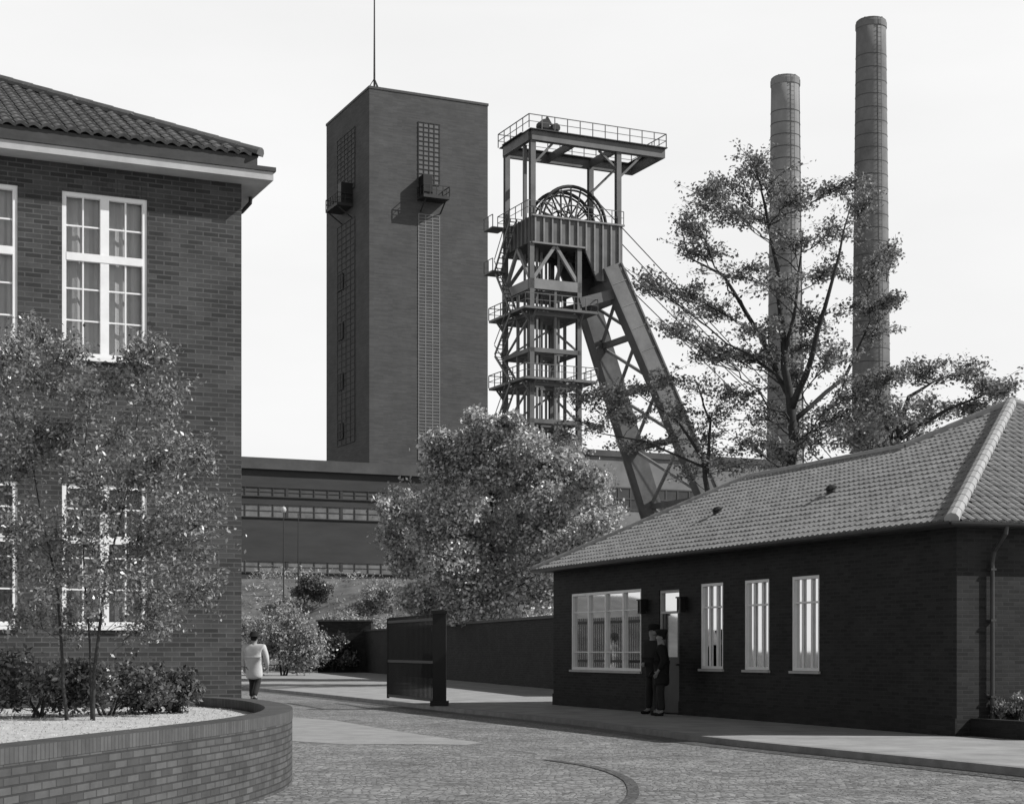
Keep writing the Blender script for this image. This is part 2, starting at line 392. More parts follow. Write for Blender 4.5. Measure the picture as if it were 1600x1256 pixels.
# ============================================================ SETTING
mb=MB(); mb.face([(-900,-60,-.1),(900,-60,-.1),(900,2500,-.1),(-900,2500,-.1)]); struct('ground',mb,M['ground'])
kerb=[(10.5,4),(9,9),(7.3,14.5),(5.84,19),(4.35,22.6),(3,26),(1.23,31.9),(-1.5,39),(-4.3,46.8),(-8.8,58.5),(-16,75),(-30,100)]
def smooth(pts,n=5):
    out=[]
    P=[Vector((*p,0)) for p in pts]
    for i in range(len(P)-1):
        p0=P[max(i-1,0)];p1=P[i];p2=P[i+1];p3=P[min(i+2,len(P)-1)]
        for k in range(n):
            t=k/n
            out.append(.5*((2*p1)+(p2-p0)*t+(2*p0-5*p1+4*p2-p3)*t*t+(3*p1-p0-3*p2+p3)*t**3))
    out.append(P[-1]); return out
ks=smooth(kerb)
def strip(mb,path,o0,o1,z,zl=None):
    n=len(path);A=[];B=[]
    for i,p in enumerate(path):
        d=(path[min(i+1,n-1)]-path[max(i-1,0)]).normalized(); nn=Vector((d.y,-d.x,0))
        A.append(p+nn*o0);B.append(p+nn*o1)
    u=0
    for i in range(n-1):
        du=(path[i+1]-path[i]).length
        mb.face([(A[i].x,A[i].y,z),(A[i+1].x,A[i+1].y,z),(B[i+1].x,B[i+1].y,z),(B[i].x,B[i].y,z)],[(u,0.01),(u+du,0.01),(u+du,abs(o1-o0)),(u,abs(o1-o0))])
        if zl is not None:
            for C in (A,B):
                mb.face([(C[i].x,C[i].y,zl),(C[i+1].x,C[i+1].y,zl),(C[i+1].x,C[i+1].y,z),(C[i].x,C[i].y,z)],[(u,zl),(u+du,zl),(u+du,z),(u,z)])
        u+=du
    return A,B
mb=MB(); mb.face([(-40,-5,-.096),(14,-5,-.096),(14,110,-.096),(-40,110,-.096)]); struct('road',mb,M['road'])
mb=MB(); pp=[(-5.2,36.5),(-3.6,34.0),(-2.6,31.2),(-1.5,28.2),(-.45,25.9),(-.7,25.3),(-1.6,25.6),(-2.5,25.4),(-3.4,26.3),(-4.2,27.5),(-5.6,31)]
mb.face([(*p,-.092) for p in pp]); struct('worn_patch',mb,M['asphalt'])
arc=smooth([(.45,21.9),(.95,20.7),(1.22,19.3),(1.28,17.8),(1.1,15.8),(.5,13.4),(-.6,11.5)])
mb=MB(); strip(mb,arc,-.06,.06,-.088); struct('paving_border',mb,M['setts_dark'])
mb=MB(); pv=[(p.x,p.y,0) for p in ks]; pts=pv+[(-30,128,0),(45,128,0),(45,4,0)]
mb.face(pts)
for i in range(len(pv)-1):
    a,b=pv[i],pv[i+1]; mb.face([a,b,(b[0],b[1],-.1),(a[0],a[1],-.1)])
struct('pavement',mb,M['pavement'])
mb=MB(); strip(mb,ks,-.02,.14,.004,zl=-.1); struct('kerb',mb,M['kerb'])
mb=MB(); strip(mb,ks,-.45,-.03,-.09); struct('gutter_channel',mb,M['setts_dark'])
mb=MB(); nx,ny=90,40
def bankh(x,y):
    t=min(max((y-101)/24,0),1); t=t*t*(3-2*t)
    return -.12+6.8*t+(.5*math.sin(x*.35+y*.2)+.35*math.sin(x*.9-y*.5)+.2*math.sin(x*2.1+y*1.7))*t*(1-t)*3
vs=[]
for j in range(ny+1):
    y=100+j*1.0 if j<30 else 130+(j-30)*20
    for i in range(nx+1):
        x=-90+i*2; vs.append((x,y,bankh(x,y)))
fs=[(j*(nx+1)+i,j*(nx+1)+i+1,(j+1)*(nx+1)+i+1,(j+1)*(nx+1)+i) for j in range(ny) for i in range(nx)]
mb.add(vs,fs); o=struct('embankment',mb,M['bank'])
n=14000; P=np.empty((n,3)); cx=rng.uniform(-30,12,220); cy=rng.uniform(101,127,220); hh_=rng.uniform(.2,1.1,220); k_=rng.integers(0,220,n)
P[:,0]=cx[k_]+rng.normal(size=n)*.8; P[:,1]=np.clip(cy[k_]+rng.normal(size=n)*.7,101,128)
for i in range(n): P[i,2]=bankh(P[i,0],P[i,1])+rng.random()*hh_[k_[i]]
o=leafmesh('bank_grass',P,.26,M['leaf_pale'],None,.2,.3); tag(o,'rough grass and weeds covering the slope below the long hall','grass',kind='stuff')

# ============================================================ OFFICE BUILDING (left)
K=Vector((-3.82,23.5,0)); ang=math.atan2(1,2.19)
OB=thing('office_building','two storey dark brick building at left with tall white windows and tiled hipped roof','building',K,ang)
P=lambda s,h,d:(-s,d,h)
mb=MB(); HH=7.92
ops=[(1.33,2.48,5.32,7.55),(3.06,4.21,5.32,7.55),(1.33,2.48,1.67,3.6),(3.06,4.21,1.67,3.6),(5.4,6.55,5.32,7.55),(5.4,6.55,1.67,3.6)]
wall_open(mb,P,14,HH,ops,.13,-.1)
mb.face([(0,0,-.1),(0,11,-.1),(0,11,HH),(0,0,HH)]); mb.face([(-14,0,-.1),(-14,0,HH),(-14,11,HH),(-14,11,-.1)]); mb.face([(-14,11,-.1),(-14,11,HH),(0,11,HH),(0,11,-.1)])
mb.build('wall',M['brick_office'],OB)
for a,b,c,d in ops: one('room_shade_backing',M['inside'],OB,'box',-b-.1,-a+.1,.6,.62,c-.1,d+.1)  # dark sheet behind each opening stands in for the room's shade
for a,b,c,d in ops:
    mb=MB()
    for i in range(int((b-a+.1)/.066)):
        s=a-.05+i*.066; pbox(mb,P,s+.003,s+.063,d+.006,d+.215,-.005,.01)
    mb.build('lintel',M['brick_office'],OB)
for k,(a,b,c,d) in enumerate(ops):
    m_=(a+b)/2; t_=c+(d-c)*.61
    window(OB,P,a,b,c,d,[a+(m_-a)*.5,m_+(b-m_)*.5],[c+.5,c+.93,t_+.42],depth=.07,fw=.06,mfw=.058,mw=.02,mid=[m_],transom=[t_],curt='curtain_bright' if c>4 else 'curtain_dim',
       label=['tall white upper window nearest the building corner','upper window at the left edge of the photo','lower window half hidden by the small tree','lower window at the left edge','far left upper window','far left lower window'][k])
def ring(mb,x0,x1,y0,y1,z0,z1,o):
    mb.box(x0-o,x1+o,y0-o,y1+o,z0,z1)
mb=MB(); ring(mb,-14,0,0,11,HH+.002,HH+.12,.36); mb.build('eaves_board',M['fascia'],OB)
one('cornice',M['dark_trim'],OB,'box',-14-.39,.39,-.39,11.39,HH+.122,HH+.18); one('cornice',M['dark_trim'],OB,'box',-14-.18,.18,-.18,11.18,HH+.182,HH+.37)
ov=.2; ez=HH+.375; tn=.50; D=(11+2*ov)/2
ex0,ex1,ey0,ey1=-14-ov,ov,-ov,11+ov
hr=ez+D*tn
A1=(ex1-D,ey0+D,hr);A0=(ex0+D,ey0+D,hr)
mb=MB()
mb.face([(ex0,ey0,ez),(ex1,ey0,ez),A1,A0]); mb.face([(ex1,ey0,ez),(ex1,ey1,ez),A1]); mb.face([(ex1,ey1,ez),(ex0,ey1,ez),A0,A1]); mb.face([(ex0,ey1,ez),(ex0,ey0,ez),A0])
rf=mb.build('roof',M['dark_trim'],OB)
th=math.atan(tn); SL=D/math.cos(th)
mb=MB(); Lx=ex1-ex0
tiles(mb,(ex0,ey0,ez),(1,0,0),(0,math.cos(th),math.sin(th)),(0,-math.sin(th),math.cos(th)),[(0,0),(Lx,0),(Lx-D,SL),(D,SL)])
tiles(mb,(ex1,ey0,ez),(0,1,0),(-math.cos(th),0,math.sin(th)),(math.sin(th),0,math.cos(th)),[(0,0),(ey1-ey0,0),((ey1-ey0)-D,SL),(D,SL)])
mb.build('roof_tiles',M['roof_dark'],rf)
mb=MB(); caps(mb,(ex1,ey0,ez+.03),(A1[0],A1[1],A1[2]+.03),.09); caps(mb,(ex1,ey1,ez+.03),(A1[0],A1[1],A1[2]+.03)); caps(mb,(A1[0],A1[1],A1[2]+.03),(A0[0],A0[1],A0[2]+.03)); mb.build('ridge_tiles',M['ridge_dark'],rf)
mb=MB(); mb.tube([(.3,.6,HH+.0),(.3,.62,HH-.08),(.2,.7,HH-.2),(.06,.75,HH-.3),(.06,.75,.1)],.03,8); mb.build('downpipe',M['zinc'],OB)

# ============================================================ GATEHOUSE (right)
G0=Vector((6.95,26,0)); ga=math.atan2(5.92,15)
GH=thing('gatehouse','low dark brick gatehouse with hipped pantile roof and white windows at right','building',G0,ga)
PG=lambda s,h,d:(d,s,h)
L=16.15; EH=3.3
wn=[(3.99,4.92,.97,2.69),(5.74,6.67,.97,2.69),(7.53,8.46,.97,2.69)]
big=(11.23,15.04,.88,2.69); door=(9.42,10.36,.0,2.62)
mb=MB(); wall_open(mb,PG,L,EH,wn+[big,door],.13,0)
mb.face([(0,0,0),(9.8,0,0),(9.8,0,EH),(0,0,EH)],[(0,0),(9.8,0),(9.8,EH),(0,EH)])
mb.face([(9.8,0,0),(9.8,9.8,0),(9.8,9.8,EH),(9.8,0,EH)])
mb.face([(9.8,9.8,0),(6.98,9.8,0),(6.98,9.8,EH),(9.8,9.8,EH)])
mb.face([(6.98,9.8,0),(6.98,L,0),(6.98,L,EH),(6.98,9.8,EH)])
mb.face([(0,L,0),(6.98,L,0),(6.98,L,EH),(0,L,EH)])
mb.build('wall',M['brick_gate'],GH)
for a,b,c,d in wn: one('room_shade_backing',M['inside'],GH,'box',.6,.62,a-.1,b+.1,c-.1,d+.1)  # dark sheets paint the interior shade behind the narrow windows
one('inner_wall',M['inside'],GH,'box',2.6,2.62,8.8,L-.2,.02,EH); one('partition',M['inside'],GH,'box',.2,2.59,8.75,8.77,.02,EH); one('floor',M['inside'],GH,'box',.14,2.6,8.8,L-.1,.01,.03)
for k,(a,b,c,d) in enumerate(wn):
    w=b-a
    window(GH,PG,a,b,c,d,[a+w/3,a+2*w/3],[d-.48],depth=.06,fw=.055,mw=.035,curt='curtain',sillmat='fascia',
      label=['narrow white window nearest the pipe corner','middle of the three narrow white windows','narrow white window nearest the doorway'][k])
a,b,c,d=big
bwn=window(GH,PG,a,b,c,d,[],[c+.42,d-.45],depth=.06,fw=.06,mid=[a+(b-a)*i/4 for i in (1,2,3)],mw=.022,mfw=.03,curt=None,sillmat='fascia',label='wide white window at the far end of the gatehouse')
for nm,bx in (('notice_sheet',(1.9,1.93,12.4,13.0,1.0,1.8)),('desk',(.7,1.1,13.2,14.2,.9,1.2)),('paper_stack',(.75,.95,12.2,12.5,.9,1.3)),('side_curtain',(.3,.32,11.25,11.75,.9,2.66)),('side_curtain',(.3,.32,14.2,15.0,.9,2.66)),('pelmet',(.28,.3,11.25,15.0,2.3,2.66))): one(nm,M['curtain'],GH,'box',*bx)
mb=MB(); a,b,c,d=door
pbox(mb,PG,a,a+.06,0.9,d,.03,.1);pbox(mb,PG,b-.06,b,0.9,d,.03,.1);pbox(mb,PG,a+.06,b-.06,d-.06,d,.03,.1);pbox(mb,PG,a+.06,b-.06,d-.5,d-.45,.03,.1)
dr=mb.build('door',M['fascia'],GH)
mb=MB(); pbox(mb,PG,a+.001,b-.001,.02,1.2,.06,.09); pbox(mb,PG,a+.07,a+.19,1.2,d-.5,.06,.09); pbox(mb,PG,b-.19,b-.07,1.2,d-.5,.06,.09); mb.build('door_leaf',M['dark_door'],dr)
mb=MB(); mb.face([PG(a+.05,1.2,.08),PG(b-.05,1.2,.08),PG(b-.05,d-.05,.08),PG(a+.05,d-.05,.08)]); mb.build('pane',M['glass'],dr)
one('door_blind',M['curtain'],dr,'box',.3,.32,a,b,1.6,d)
mb=MB(); pbox(mb,PG,a+.11,a+.14,1.02,1.06,-.0,.055); pbox(mb,PG,a+.11,a+.24,1.02,1.05,-.02,.0); mb.build('handle',M['zinc'],dr)
for s in (10.95,9.1):
    mb=MB(); mb.box(-.04,0,s-.05,s+.05,2.2,2.45); mb.box(-.08,-.04,s-.03,s+.03,2.32,2.36)
    for ax in (-.18,-.08):
        for ay in (s-.08,s+.06): mb.box(ax,ax+.02,ay,ay+.02,2.16,2.42)
    mb.box(-.20,-.05,s-.10,s+.10,2.42,2.45); mb.box(-.18,-.06,s-.08,s+.08,2.13,2.16)
    ln=mb.build('wall_lantern',M['iron'],GH); one('lantern_glass',M['iron'],ln,'box',-.165,-.075,s-.065,s+.065,2.163,2.417)
o=.35; ez=3.32; tn=.532; th=math.atan(tn); c_,s_=math.cos(th),math.sin(th)
Lb=L+2*o; Dm=5.25; Dw=3.84
def V(a,b,hh=None): return (a-o,b-o,ez+(a*tn if hh is None else hh))
apex=V(Dm,Dm); n1=V(Dw,Dm+(Dm-Dw)); n2=V(Dw,Lb-Dw)
mb=MB()
mb.face([V(0,0),V(0,Lb),n2,n1,apex])
mb.face([V(0,0),apex,V(2*Dm,0,0)])
mb.face([V(2*Dm,0,0),apex,V(2*Dm,2*Dm,0)])
mb.face([V(2*Dm,2*Dm,0),apex,n1,V(2*Dw,2*Dm,0)])
mb.face([n1,n2,V(2*Dw,Lb,0),V(2*Dw,2*Dm,0)])
mb.face([V(0,Lb,0),V(2*Dw,Lb,0),n2])
rf=mb.build('roof',M['dark_trim'],GH)
mb=MB()
tiles(mb,V(0,0),(0,1,0),(c_,0,s_),(-s_,0,c_),[(0,0),(Lb,0),(Lb-Dw,Dw/c_),(2*Dm-Dw,Dw/c_),(Dm,Dm/c_)])
tiles(mb,V(0,0),(1,0,0),(0,c_,s_),(0,-s_,c_),[(0,0),(2*Dm,0),(Dm,Dm/c_)])
tiles(mb,V(0,Lb,0),(1,0,0),(0,-c_,s_),(0,s_,c_),[(0,0),(2*Dw,0),(Dw,Dw/c_)])
mb.build('roof_tiles',M['roof_tile'],rf)
mb=MB(); up=lambda p:(p[0],p[1],p[2]+.04)
for p,q,r_ in ((V(0,0),apex,.11),(apex,V(2*Dm,0,0),.11),(n1,apex,.1),(n2,n1,.08),(V(0,Lb),n2,.09),(apex,V(2*Dm,2*Dm,0),.12)): caps(mb,up(p),up(q),r_)
mb.build('ridge_tiles',M['ridge'],rf)
for (a,b) in ((1.9,6.4),(1.75,10.7)):
    p=V(a,b); mb=MB(); mb.tube([(p[0],p[1],p[2]+.02),(p[0],p[1],p[2]+.14),(p[0]-.001,p[1],p[2]+.141),(p[0]-.02,p[1],p[2]+.2)],[.09,.09,.14,.05],10); mb.build('roof_vent',M['steel_dark'],rf)
one('soffit',M['dark_trim'],GH,'box',-o,9.8+o,-o,0,EH-.03,ez-.006); one('soffit',M['dark_trim'],GH,'box',-o,0,0.001,L+o,EH-.03,ez-.006); one('soffit',M['dark_trim'],GH,'box',0.001,6.98+o,L,L+o,EH-.03,ez-.006)
def gut(p,q,n_):
    mb=MB(); p=Vector(p);q=Vector(q);a=Vector(n_)
    pr=[(math.cos(t)*.065,math.sin(t)*.065) for t in [math.pi+math.pi*k/6 for k in range(7)]]
    vs=[e+a*x+Vector((0,0,z)) for e in (p,q) for x,z in pr]
    vs+=[e+a*x*.85+Vector((0,0,z*.85+.001)) for e in (p,q) for x,z in pr]
    mb.add(vs,[(k,k+1,8+k,7+k) for k in range(6)]+[(14+k,15+k,22+k,21+k) for k in range(6)]); mb.build('gutter',M['zinc'],GH)
gut((-o-.07,-o-.1,ez),(-o-.07,L+o,ez),(1,0,0)); gut((-o-.1,-o-.07,ez),(9.8+o,-o-.07,ez),(0,1,0))
mb=MB(); x_=.62; mb.tube([(x_,-o-.07,ez-.05),(x_,-o-.05,ez-.16),(x_,-.12,ez-.42),(x_,-.07,ez-.6),(x_,-.07,.05)],.036,8)
for z in (.6,1.8,2.6): mb.box(x_-.05,x_+.05,-.11,-.002,z,z+.03)
mb.build('downpipe',M['zinc'],GH)
one('plinth',M['brick_wall'],GH,'box',-.03,-.002,0,9.4,.0,.28); one('plinth',M['brick_wall'],GH,'box',-.03,-.002,10.38,L,.0,.28)
BD=thing('bed_wall','low dark brick edging wall of the bed at the gatehouse end','wall',G0,ga)
one('brickwork',M['brick_wall'],BD,'box',.25,9,-1.35,-1.12,0,.28); one('end_brickwork',M['brick_wall'],BD,'box',.25,.48,-1.119,-.01,0,.28)
one('soil',M['ground'],BD,'box',.481,9,-1.119,-.01,0,.22)

# ============================================================ PLANTER
pw=smooth([(-5.2,3.5),(-4.2,7),(-3.45,10.6),(-3.05,12.6),(-2.72,14.2),(-2.45,15.8),(-2.36,17.5),(-2.55,19.2),(-2.95,20.8),(-3.45,22.1),(-4.15,23.2)],6)
PW=thing('planter_wall','low curved brick retaining wall around the raised bed at lower left','wall',(-2.4,17,0))
off=Vector((-2.4,17,0)); pl=[p-off for p in pw]
mb=MB(); strip(mb,pl,-.30,0,.59,zl=-.1); mb.build('brickwork',M['brick_planter'],PW)
mb=MB(); strip(mb,pl,-.305,.004,.70,zl=.592); mb.build('coping',M['coping'],PW)
mb=MB()
pts=[(p.x-.14,p.y,.57) for p in pw]+[(-16,18.0,.57),(-16,3.5,.57)]
mb.face(pts); struct('raised_bed',mb,M['lawn'])
def inpoly(x,y,poly):
    c=False;m=len(poly)
    for i in range(m):
        x1,y1=poly[i][:2];x2,y2=poly[(i+1)%m][:2]
        if (y1>y)!=(y2>y) and x<(x2-x1)*(y-y1)/(y2-y1)+x1: c=not c
    return c
Q=[]; pin=[(x-.28,y,z) for x,y,z in pts]
while len(Q)<12000:
    x=random.uniform(-8,-2.4);y=random.uniform(11,23.5)
    if inpoly(x,y,pin): Q.append((x,y,.573+random.random()*.01))
o_=leafmesh('lawn_grass',np.array(Q),.03,M['blade'],None,.8,.3); tag(o_,'pale dry grass in the raised bed','grass',kind='stuff')

# ============================================================ WINDING TOWER
ta=math.atan2(1,2.15)
TW=thing('winding_tower','tall square brick winding tower with mast, narrow window strips and two balconies','tower',(-17.15,200,0),ta)
TX,TY,TH=15.6,16.05,68.8
one('wall',M['tower_side'],TW,'box',0,TX,0,TY,0,TH)
one('parapet',M['dark_trim'],TW,'box',-.08,TX+.08,-.08,TY+.08,TH+.002,TH+.3)
def wstrip(parent,P,a0,a1,h0,h1,nx,ny,fm,gm,dd=.1,name='window_strip',bw=.09):
    f=MB(); q=MB()
    pbox(q,P,a0,a1,h0,h1,-.03,0.0)
    for i in range(nx+1):
        x=a0+(a1-a0)*i/nx; pbox(f,P,x-bw,x+bw,h0-.05,h1+.05,-dd,-.031)
    for j in range(ny+1):
        y=h0+(h1-h0)*j/ny; pbox(f,P,a0-.08,a1+.08,y-bw*.8,y+bw*.8,-dd-.02,-.032)
    fr=f.build(name,fm,parent); q.build('pane',gm,fr); return fr
PR=lambda s,h,d:(s,d,h); PL=lambda s,h,d:(d,s,h)
wstrip(TW,PR,6.35,9.1,58.2,65.6,4,13,M['steel_dark'],M['strip'],bw=.045)
wstrip(TW,PR,6.35,9.1,24.5,54.4,3,74,M['strip_pane'],M['hall_slab'],bw=.07,dd=.06)
wstrip(TW,PL,5.1,11.6,58.2,65.6,5,12,M['steel_dark'],M['hall_slab'],bw=.05)
wstrip(TW,PL,5.1,11.6,27,54.6,4,34,M['hall_slab'],M['tower_side'],bw=.04)
for k,(h0,h1) in enumerate(((46.5,48.5),(40.3,42.3),(34,36),(27.8,29.8))): wstrip(TW,lambda s,h,d:(d-.13,s,h),9.2,11.2,h0,h1,2,2,M['hall_slab'],M['hall'],name='small_window',bw=.05)
def rail(mb,pts,h,z,step=1.3,w=.07,closed=False,mids=(.5,)):
    pts=[Vector((p[0],p[1],z)) for p in pts]
    if closed: pts.append(pts[0])
    for a,b in zip(pts[:-1],pts[1:]):
        mb.beam(a+Vector((0,0,h)),b+Vector((0,0,h)),w,w)
        for m_ in mids: mb.beam(a+Vector((0,0,h*m_)),b+Vector((0,0,h*m_)),w*.7,w*.7)
        n=max(1,int((b-a).length/step))
        for i in range(n+1):
            p=a.lerp(b,i/n); mb.beam(p,p+Vector((0,0,h)),w,w)
for P_,a,b in ((PR,6.2,9.6),(PL,5.8,10.2)):
    mb=MB(); pbox(mb,P_,a,b,56.0,56.35,-2.1,-.01)
    for s in (a+.4,b-.4): mb.beam(P_(s,56,-1.9),P_(s,54.7,-.05),.13,.13)
    bl=mb.build('balcony',M['steel_dark'],TW)
    mb=MB(); q=[P_(a,0,-.05),P_(a,0,-2.05),P_(b,0,-2.05),P_(b,0,-.05)]; rail(mb,q,1.2,56.35,.8,.08); mb.build('railing',M['steel_dark'],bl)
    mb=MB(); pbox(mb,P_,a+.2,a+1.4,56.36,58.9,-1.5,-.02); mb.build('hoist_cabin',M['iron'],bl)
mb=MB(); mb.tube([(1.2,1.5,TH),(1.2,1.5,TH+8),(1.2,1.5,TH+24)],[.13,.09,.05],6)
for dx,dy in ((-.9,0),(.9,.3),(0,-1.0)): mb.tube([(1.2+dx,1.5+dy,TH+.3),(1.2,1.5,TH+1.8)],.07,4)
mb.build('mast',M['steel_dark'],TW)

# ============================================================ HALLS
HL=thing('long_hall','long dark brick hall with flat roof and ribbon windows below the winding tower','building',(-17.3,180,0),ta)
HT=21.6
one('wall',M['hall'],HL,'box',-60,26,0,14,0,HT-1.2)
one('roof_edge',M['hall_slab'],HL,'box',-60.4,26.4,-.5,14.4,HT-1.2+.002,HT)
def ribbon(parent,h0,h1,a0,a1,step,gm):
    f=MB();q=MB(); pbox(q,PR,a0,a1,h0,h1,-.04,-.002)
    n=int((a1-a0)/step)
    for i in range(n+1):
        x=a0+(a1-a0)*i/n; ww=.3 if i%4==0 else .1
        pbox(f,PR,x-ww/2,x+ww/2,h0,h1,-.12,-.041)
    pbox(f,PR,a0,a1,h0-.1,h0,-.16,-.002);pbox(f,PR,a0,a1,h1,h1+.1,-.16,-.002); pbox(f,PR,a0,a1,(h0+h1)/2-.03,(h0+h1)/2+.03,-.1,-.042)
    r=f.build('ribbon_window',M['hall'],parent); q.build('pane',gm,r)
ribbon(HL,17.6,18.5,-50,14,1.5,M['hall_slab'])
ribbon(HL,15.4,16.7,-50,14,1.5,M['pale_glass'])
ribbon(HL,9.6,10.7,-50,14,1.5,M['pale_glass'])
one('canopy',M['hall_slab'],HL,'box',-50,-15,-.8,-.01,19.2,19.5)
H2=thing('pale_hall','paler industrial hall half hidden behind the steel headframe legs and trees','building',(9,190,0),ta)
one('wall',M['hall_light'],H2,'box',0,26,0,16,0,23.5)
one('roof_edge',M['hall_slab'],H2,'box',-.3,26.3,-.3,16.3,23.502,24.2)
wstrip(H2,PR,2,24,17.5,20,14,2,M['hall_slab'],M['strip_glass'])
wstrip(H2,PR,2,24,11.5,14,14,2,M['hall_slab'],M['strip_glass'])
EHs=thing('engine_house','low winding engine house where the hoist ropes end, behind the big tree','building',(40,172,0),ta)
one('wall',M['hall'],EHs,'box',0,16,-6,10,0,12)
mb=MB(); mb.add([(-.5,-6.5,12.002),(16.5,-6.5,12.002),(16.5,10.5,12.002),(-.5,10.5,12.002),(-.5,2,15),(16.5,2,15)],[(0,1,5,4),(2,3,4,5),(0,4,3),(1,2,5),(0,3,2,1)]); mb.build('roof',M['hall_slab'],EHs)
wstrip(EHs,lambda s,h,d:(s,d-6,h),2,14,4,9,8,3,M['strip'],M['strip_glass'])

# ============================================================ HEADFRAME
HF=thing('headframe','steel pit headframe with two sheave wheels, railed platforms and inclined back legs','headframe',(1.73,150,0),ta)
S=M['steel']; SLt=M['steel_light']
mb=MB(); z0,z1=47.3,48.15
mb.box(0,13.8,-.2,.2,z0,z1); mb.box(0,13.8,5.74,6.14,z0,z1); mb.box(-.2,.2,.201,5.739,z0,z1); mb.box(13.4,13.8,.201,5.739,z0,z1)
for u in (4.6,9.0): mb.box(u-.15,u+.15,.201,5.739,z0+.1,z1-.1)
mb.box(.201,13.39,1.1,1.3,z0+.3,z1-.05)
pf=mb.build('top_platform',S,HF)
mb=MB(); mb.box(-.3,13.9,-.5,1.1,z1+.002,z1+.08); mb.box(-.3,13.9,5.3,6.3,z1+.002,z1+.08); mb.box(-.5,.9,1.101,5.299,z1+.002,z1+.08); mb.box(12.9,13.9,1.101,5.299,z1+.002,z1+.08); mb.build('walkway',M['steel_dark'],pf)
mb=MB(); rail(mb,[(-.4,-.4),(13.8,-.4),(13.8,6.3),(-.4,6.3)],1.25,z1+.08,1.25,.07,True); mb.build('railing',S,pf)
mb=MB(); mb.box(1.4,2.8,.2,1.0,z1+.1,z1+.5); mb.tube([(1.6,.3,z1+.9),(1.6,1.4,z1+.9)],.45,10); mb.tube([(2.7,.3,z1+.7),(2.7,1.4,z1+.7)],.4,10); mb.beam((1.2,.6,z1+.1),(1.9,.6,z1+1.6),.15,.15); mb.beam((2.9,.6,z1+.1),(1.9,.6,z1+1.6),.15,.15); mb.build('hoist_winch',M['steel_dark'],pf)
for (u,v) in ((.2,.2),(9.0,.2),(9.0,5.7),(.2,5.7)):
    mb=MB(); w=.24
    mb.box(u-w,u+w,v-w,v-w+.1,40.4,z0-.003); mb.box(u-w,u+w,v+w-.1,v+w,40.4,z0-.003); mb.box(u-.08,u+.08,v-w+.1,v+w-.1,40.4,z0-.003); mb.build('upper_column',S,HF)
one('post',S,HF,'box',.05,.35,1.6,1.9,40.4,z0)
for p,q,w in (((.2,.2,z0-2.2),(2.2,.2,z0-.05),.2),((9,.2,z0-2.4),(11.4,.2,z0-.05),.2),((9,5.7,z0-2.4),(11.4,5.7,z0-.05),.2),((9,.2,z0-1.6),(7,.2,z0-.05),.18)): one('brace',S,HF,'beam',p,q,w,w)
prof=[(0,38.1),(5.3,38.1),(6.7,35.2),(9.3,35.2),(9.3,40.4),(0,40.4)]
for v in (0,5.9):
    mb=MB(); n=len(prof)
    vs=[(u,v-.12,h) for u,h in prof]+[(u,v+.12,h) for u,h in prof]
    mb.add(vs,[tuple(range(n)),tuple(range(2*n-1,n-1,-1))]+[(i,i+n,(i+1)%n+n,(i+1)%n) for i in range(n)])
    gd=mb.build('girder',S,HF)
    mb=MB(); sg=-1 if v==0 else 1
    for u in np.arange(0.3,9.3,.86):
        hb=38.1 if u<5.3 else (38.1-(u-5.3)*2.07 if u<6.7 else 35.2)
        mb.box(u-.07,u+.07,v+sg*.12,v+sg*.3,hb,40.4)
    mb.box(-.05,9.4,v+sg*.12,v+sg*.4,40.402,40.55); mb.box(-.05,5.3,v+sg*.12,v+sg*.4,37.95,38.098)
    mb.build('stiffener',SLt,gd)
mb=MB(); mb.box(-.12,.12,.13,5.77,38.1,40.4)
for v in np.arange(.6,5.7,.8): mb.box(-.3,-.121,v-.06,v+.06,38.1,40.4)
mb.build('end_girder',S,HF)
one('end_girder',S,HF,'box',9.1,9.35,.13,5.77,35.2,40.38); one('deck',S,HF,'box',.2,9.05,.13,5.77,38.1,38.25)
mb=MB(); rail(mb,[(9.3,-.35),(-.5,-.35),(-.5,6.2),(9.3,6.2)],1.2,40.55,1.1,.06); mb.build('railing',S,HF)
for v in (1.9,4.0):
    cu,ch=5.2,40.7; r=3.45
    mb=MB(); N=40
    mb.tube([(cu+r*math.cos(t),v,ch+r*math.sin(t)) for t in [2*math.pi*i/N for i in range(N+1)]],.16,6,False)
    mb.tube([(cu+(r-.35)*math.cos(t),v,ch+(r-.35)*math.sin(t)) for t in [2*math.pi*i/N for i in range(N+1)]],.1,5,False)
    mb.tube([(cu+1.7*math.cos(t),v,ch+1.7*math.sin(t)) for t in [2*math.pi*i/N for i in range(N+1)]],.07,5,False)
    wh=mb.build('sheave_wheel',M['steel_dark'],HF,True)
    for k in range(20):
        t=2*math.pi*k/20+.07; sv=.22 if k%2 else -.22
        mb=MB(); mb.beam((cu+.4*math.cos(t),v+sv,ch+.4*math.sin(t)),(cu+(r-.2)*math.cos(t),v,ch+(r-.2)*math.sin(t)),.12,.13,(0,1,0)); mb.build('spoke',M['steel_dark'],wh)
    mb=MB(); mb.tube([(cu,v-.5,ch),(cu,v+.5,ch)],.6,14); mb.tube([(cu,v-1.0,ch),(cu,v+1.0,ch)],.2,8); mb.build('hub',M['steel_dark'],wh)
    for dv in (-.9,.9): one('bearing_block',S,wh,'box',cu-.9,cu+.9,v+dv-.15,v+dv+.15,40.2,40.6)
for (u,v) in ((0,0),(4.8,0),(4.8,5.6),(0,5.6)):
    mb=MB(); mb.box(u-.22,u+.22,v-.22,v-.12,6,38.09); mb.box(u-.22,u+.22,v+.12,v+.22,6,38.09); mb.box(u-.07,u+.07,v-.12,v+.12,6,38.09); mb.build('frame_column',S,HF)
for (u,v) in ((2.4,0),(2.4,5.6),(0,2.8),(4.8,2.8)): one('frame_post',S,HF,'box',u-.12,u+.12,v-.12,v+.12,6,34.7)
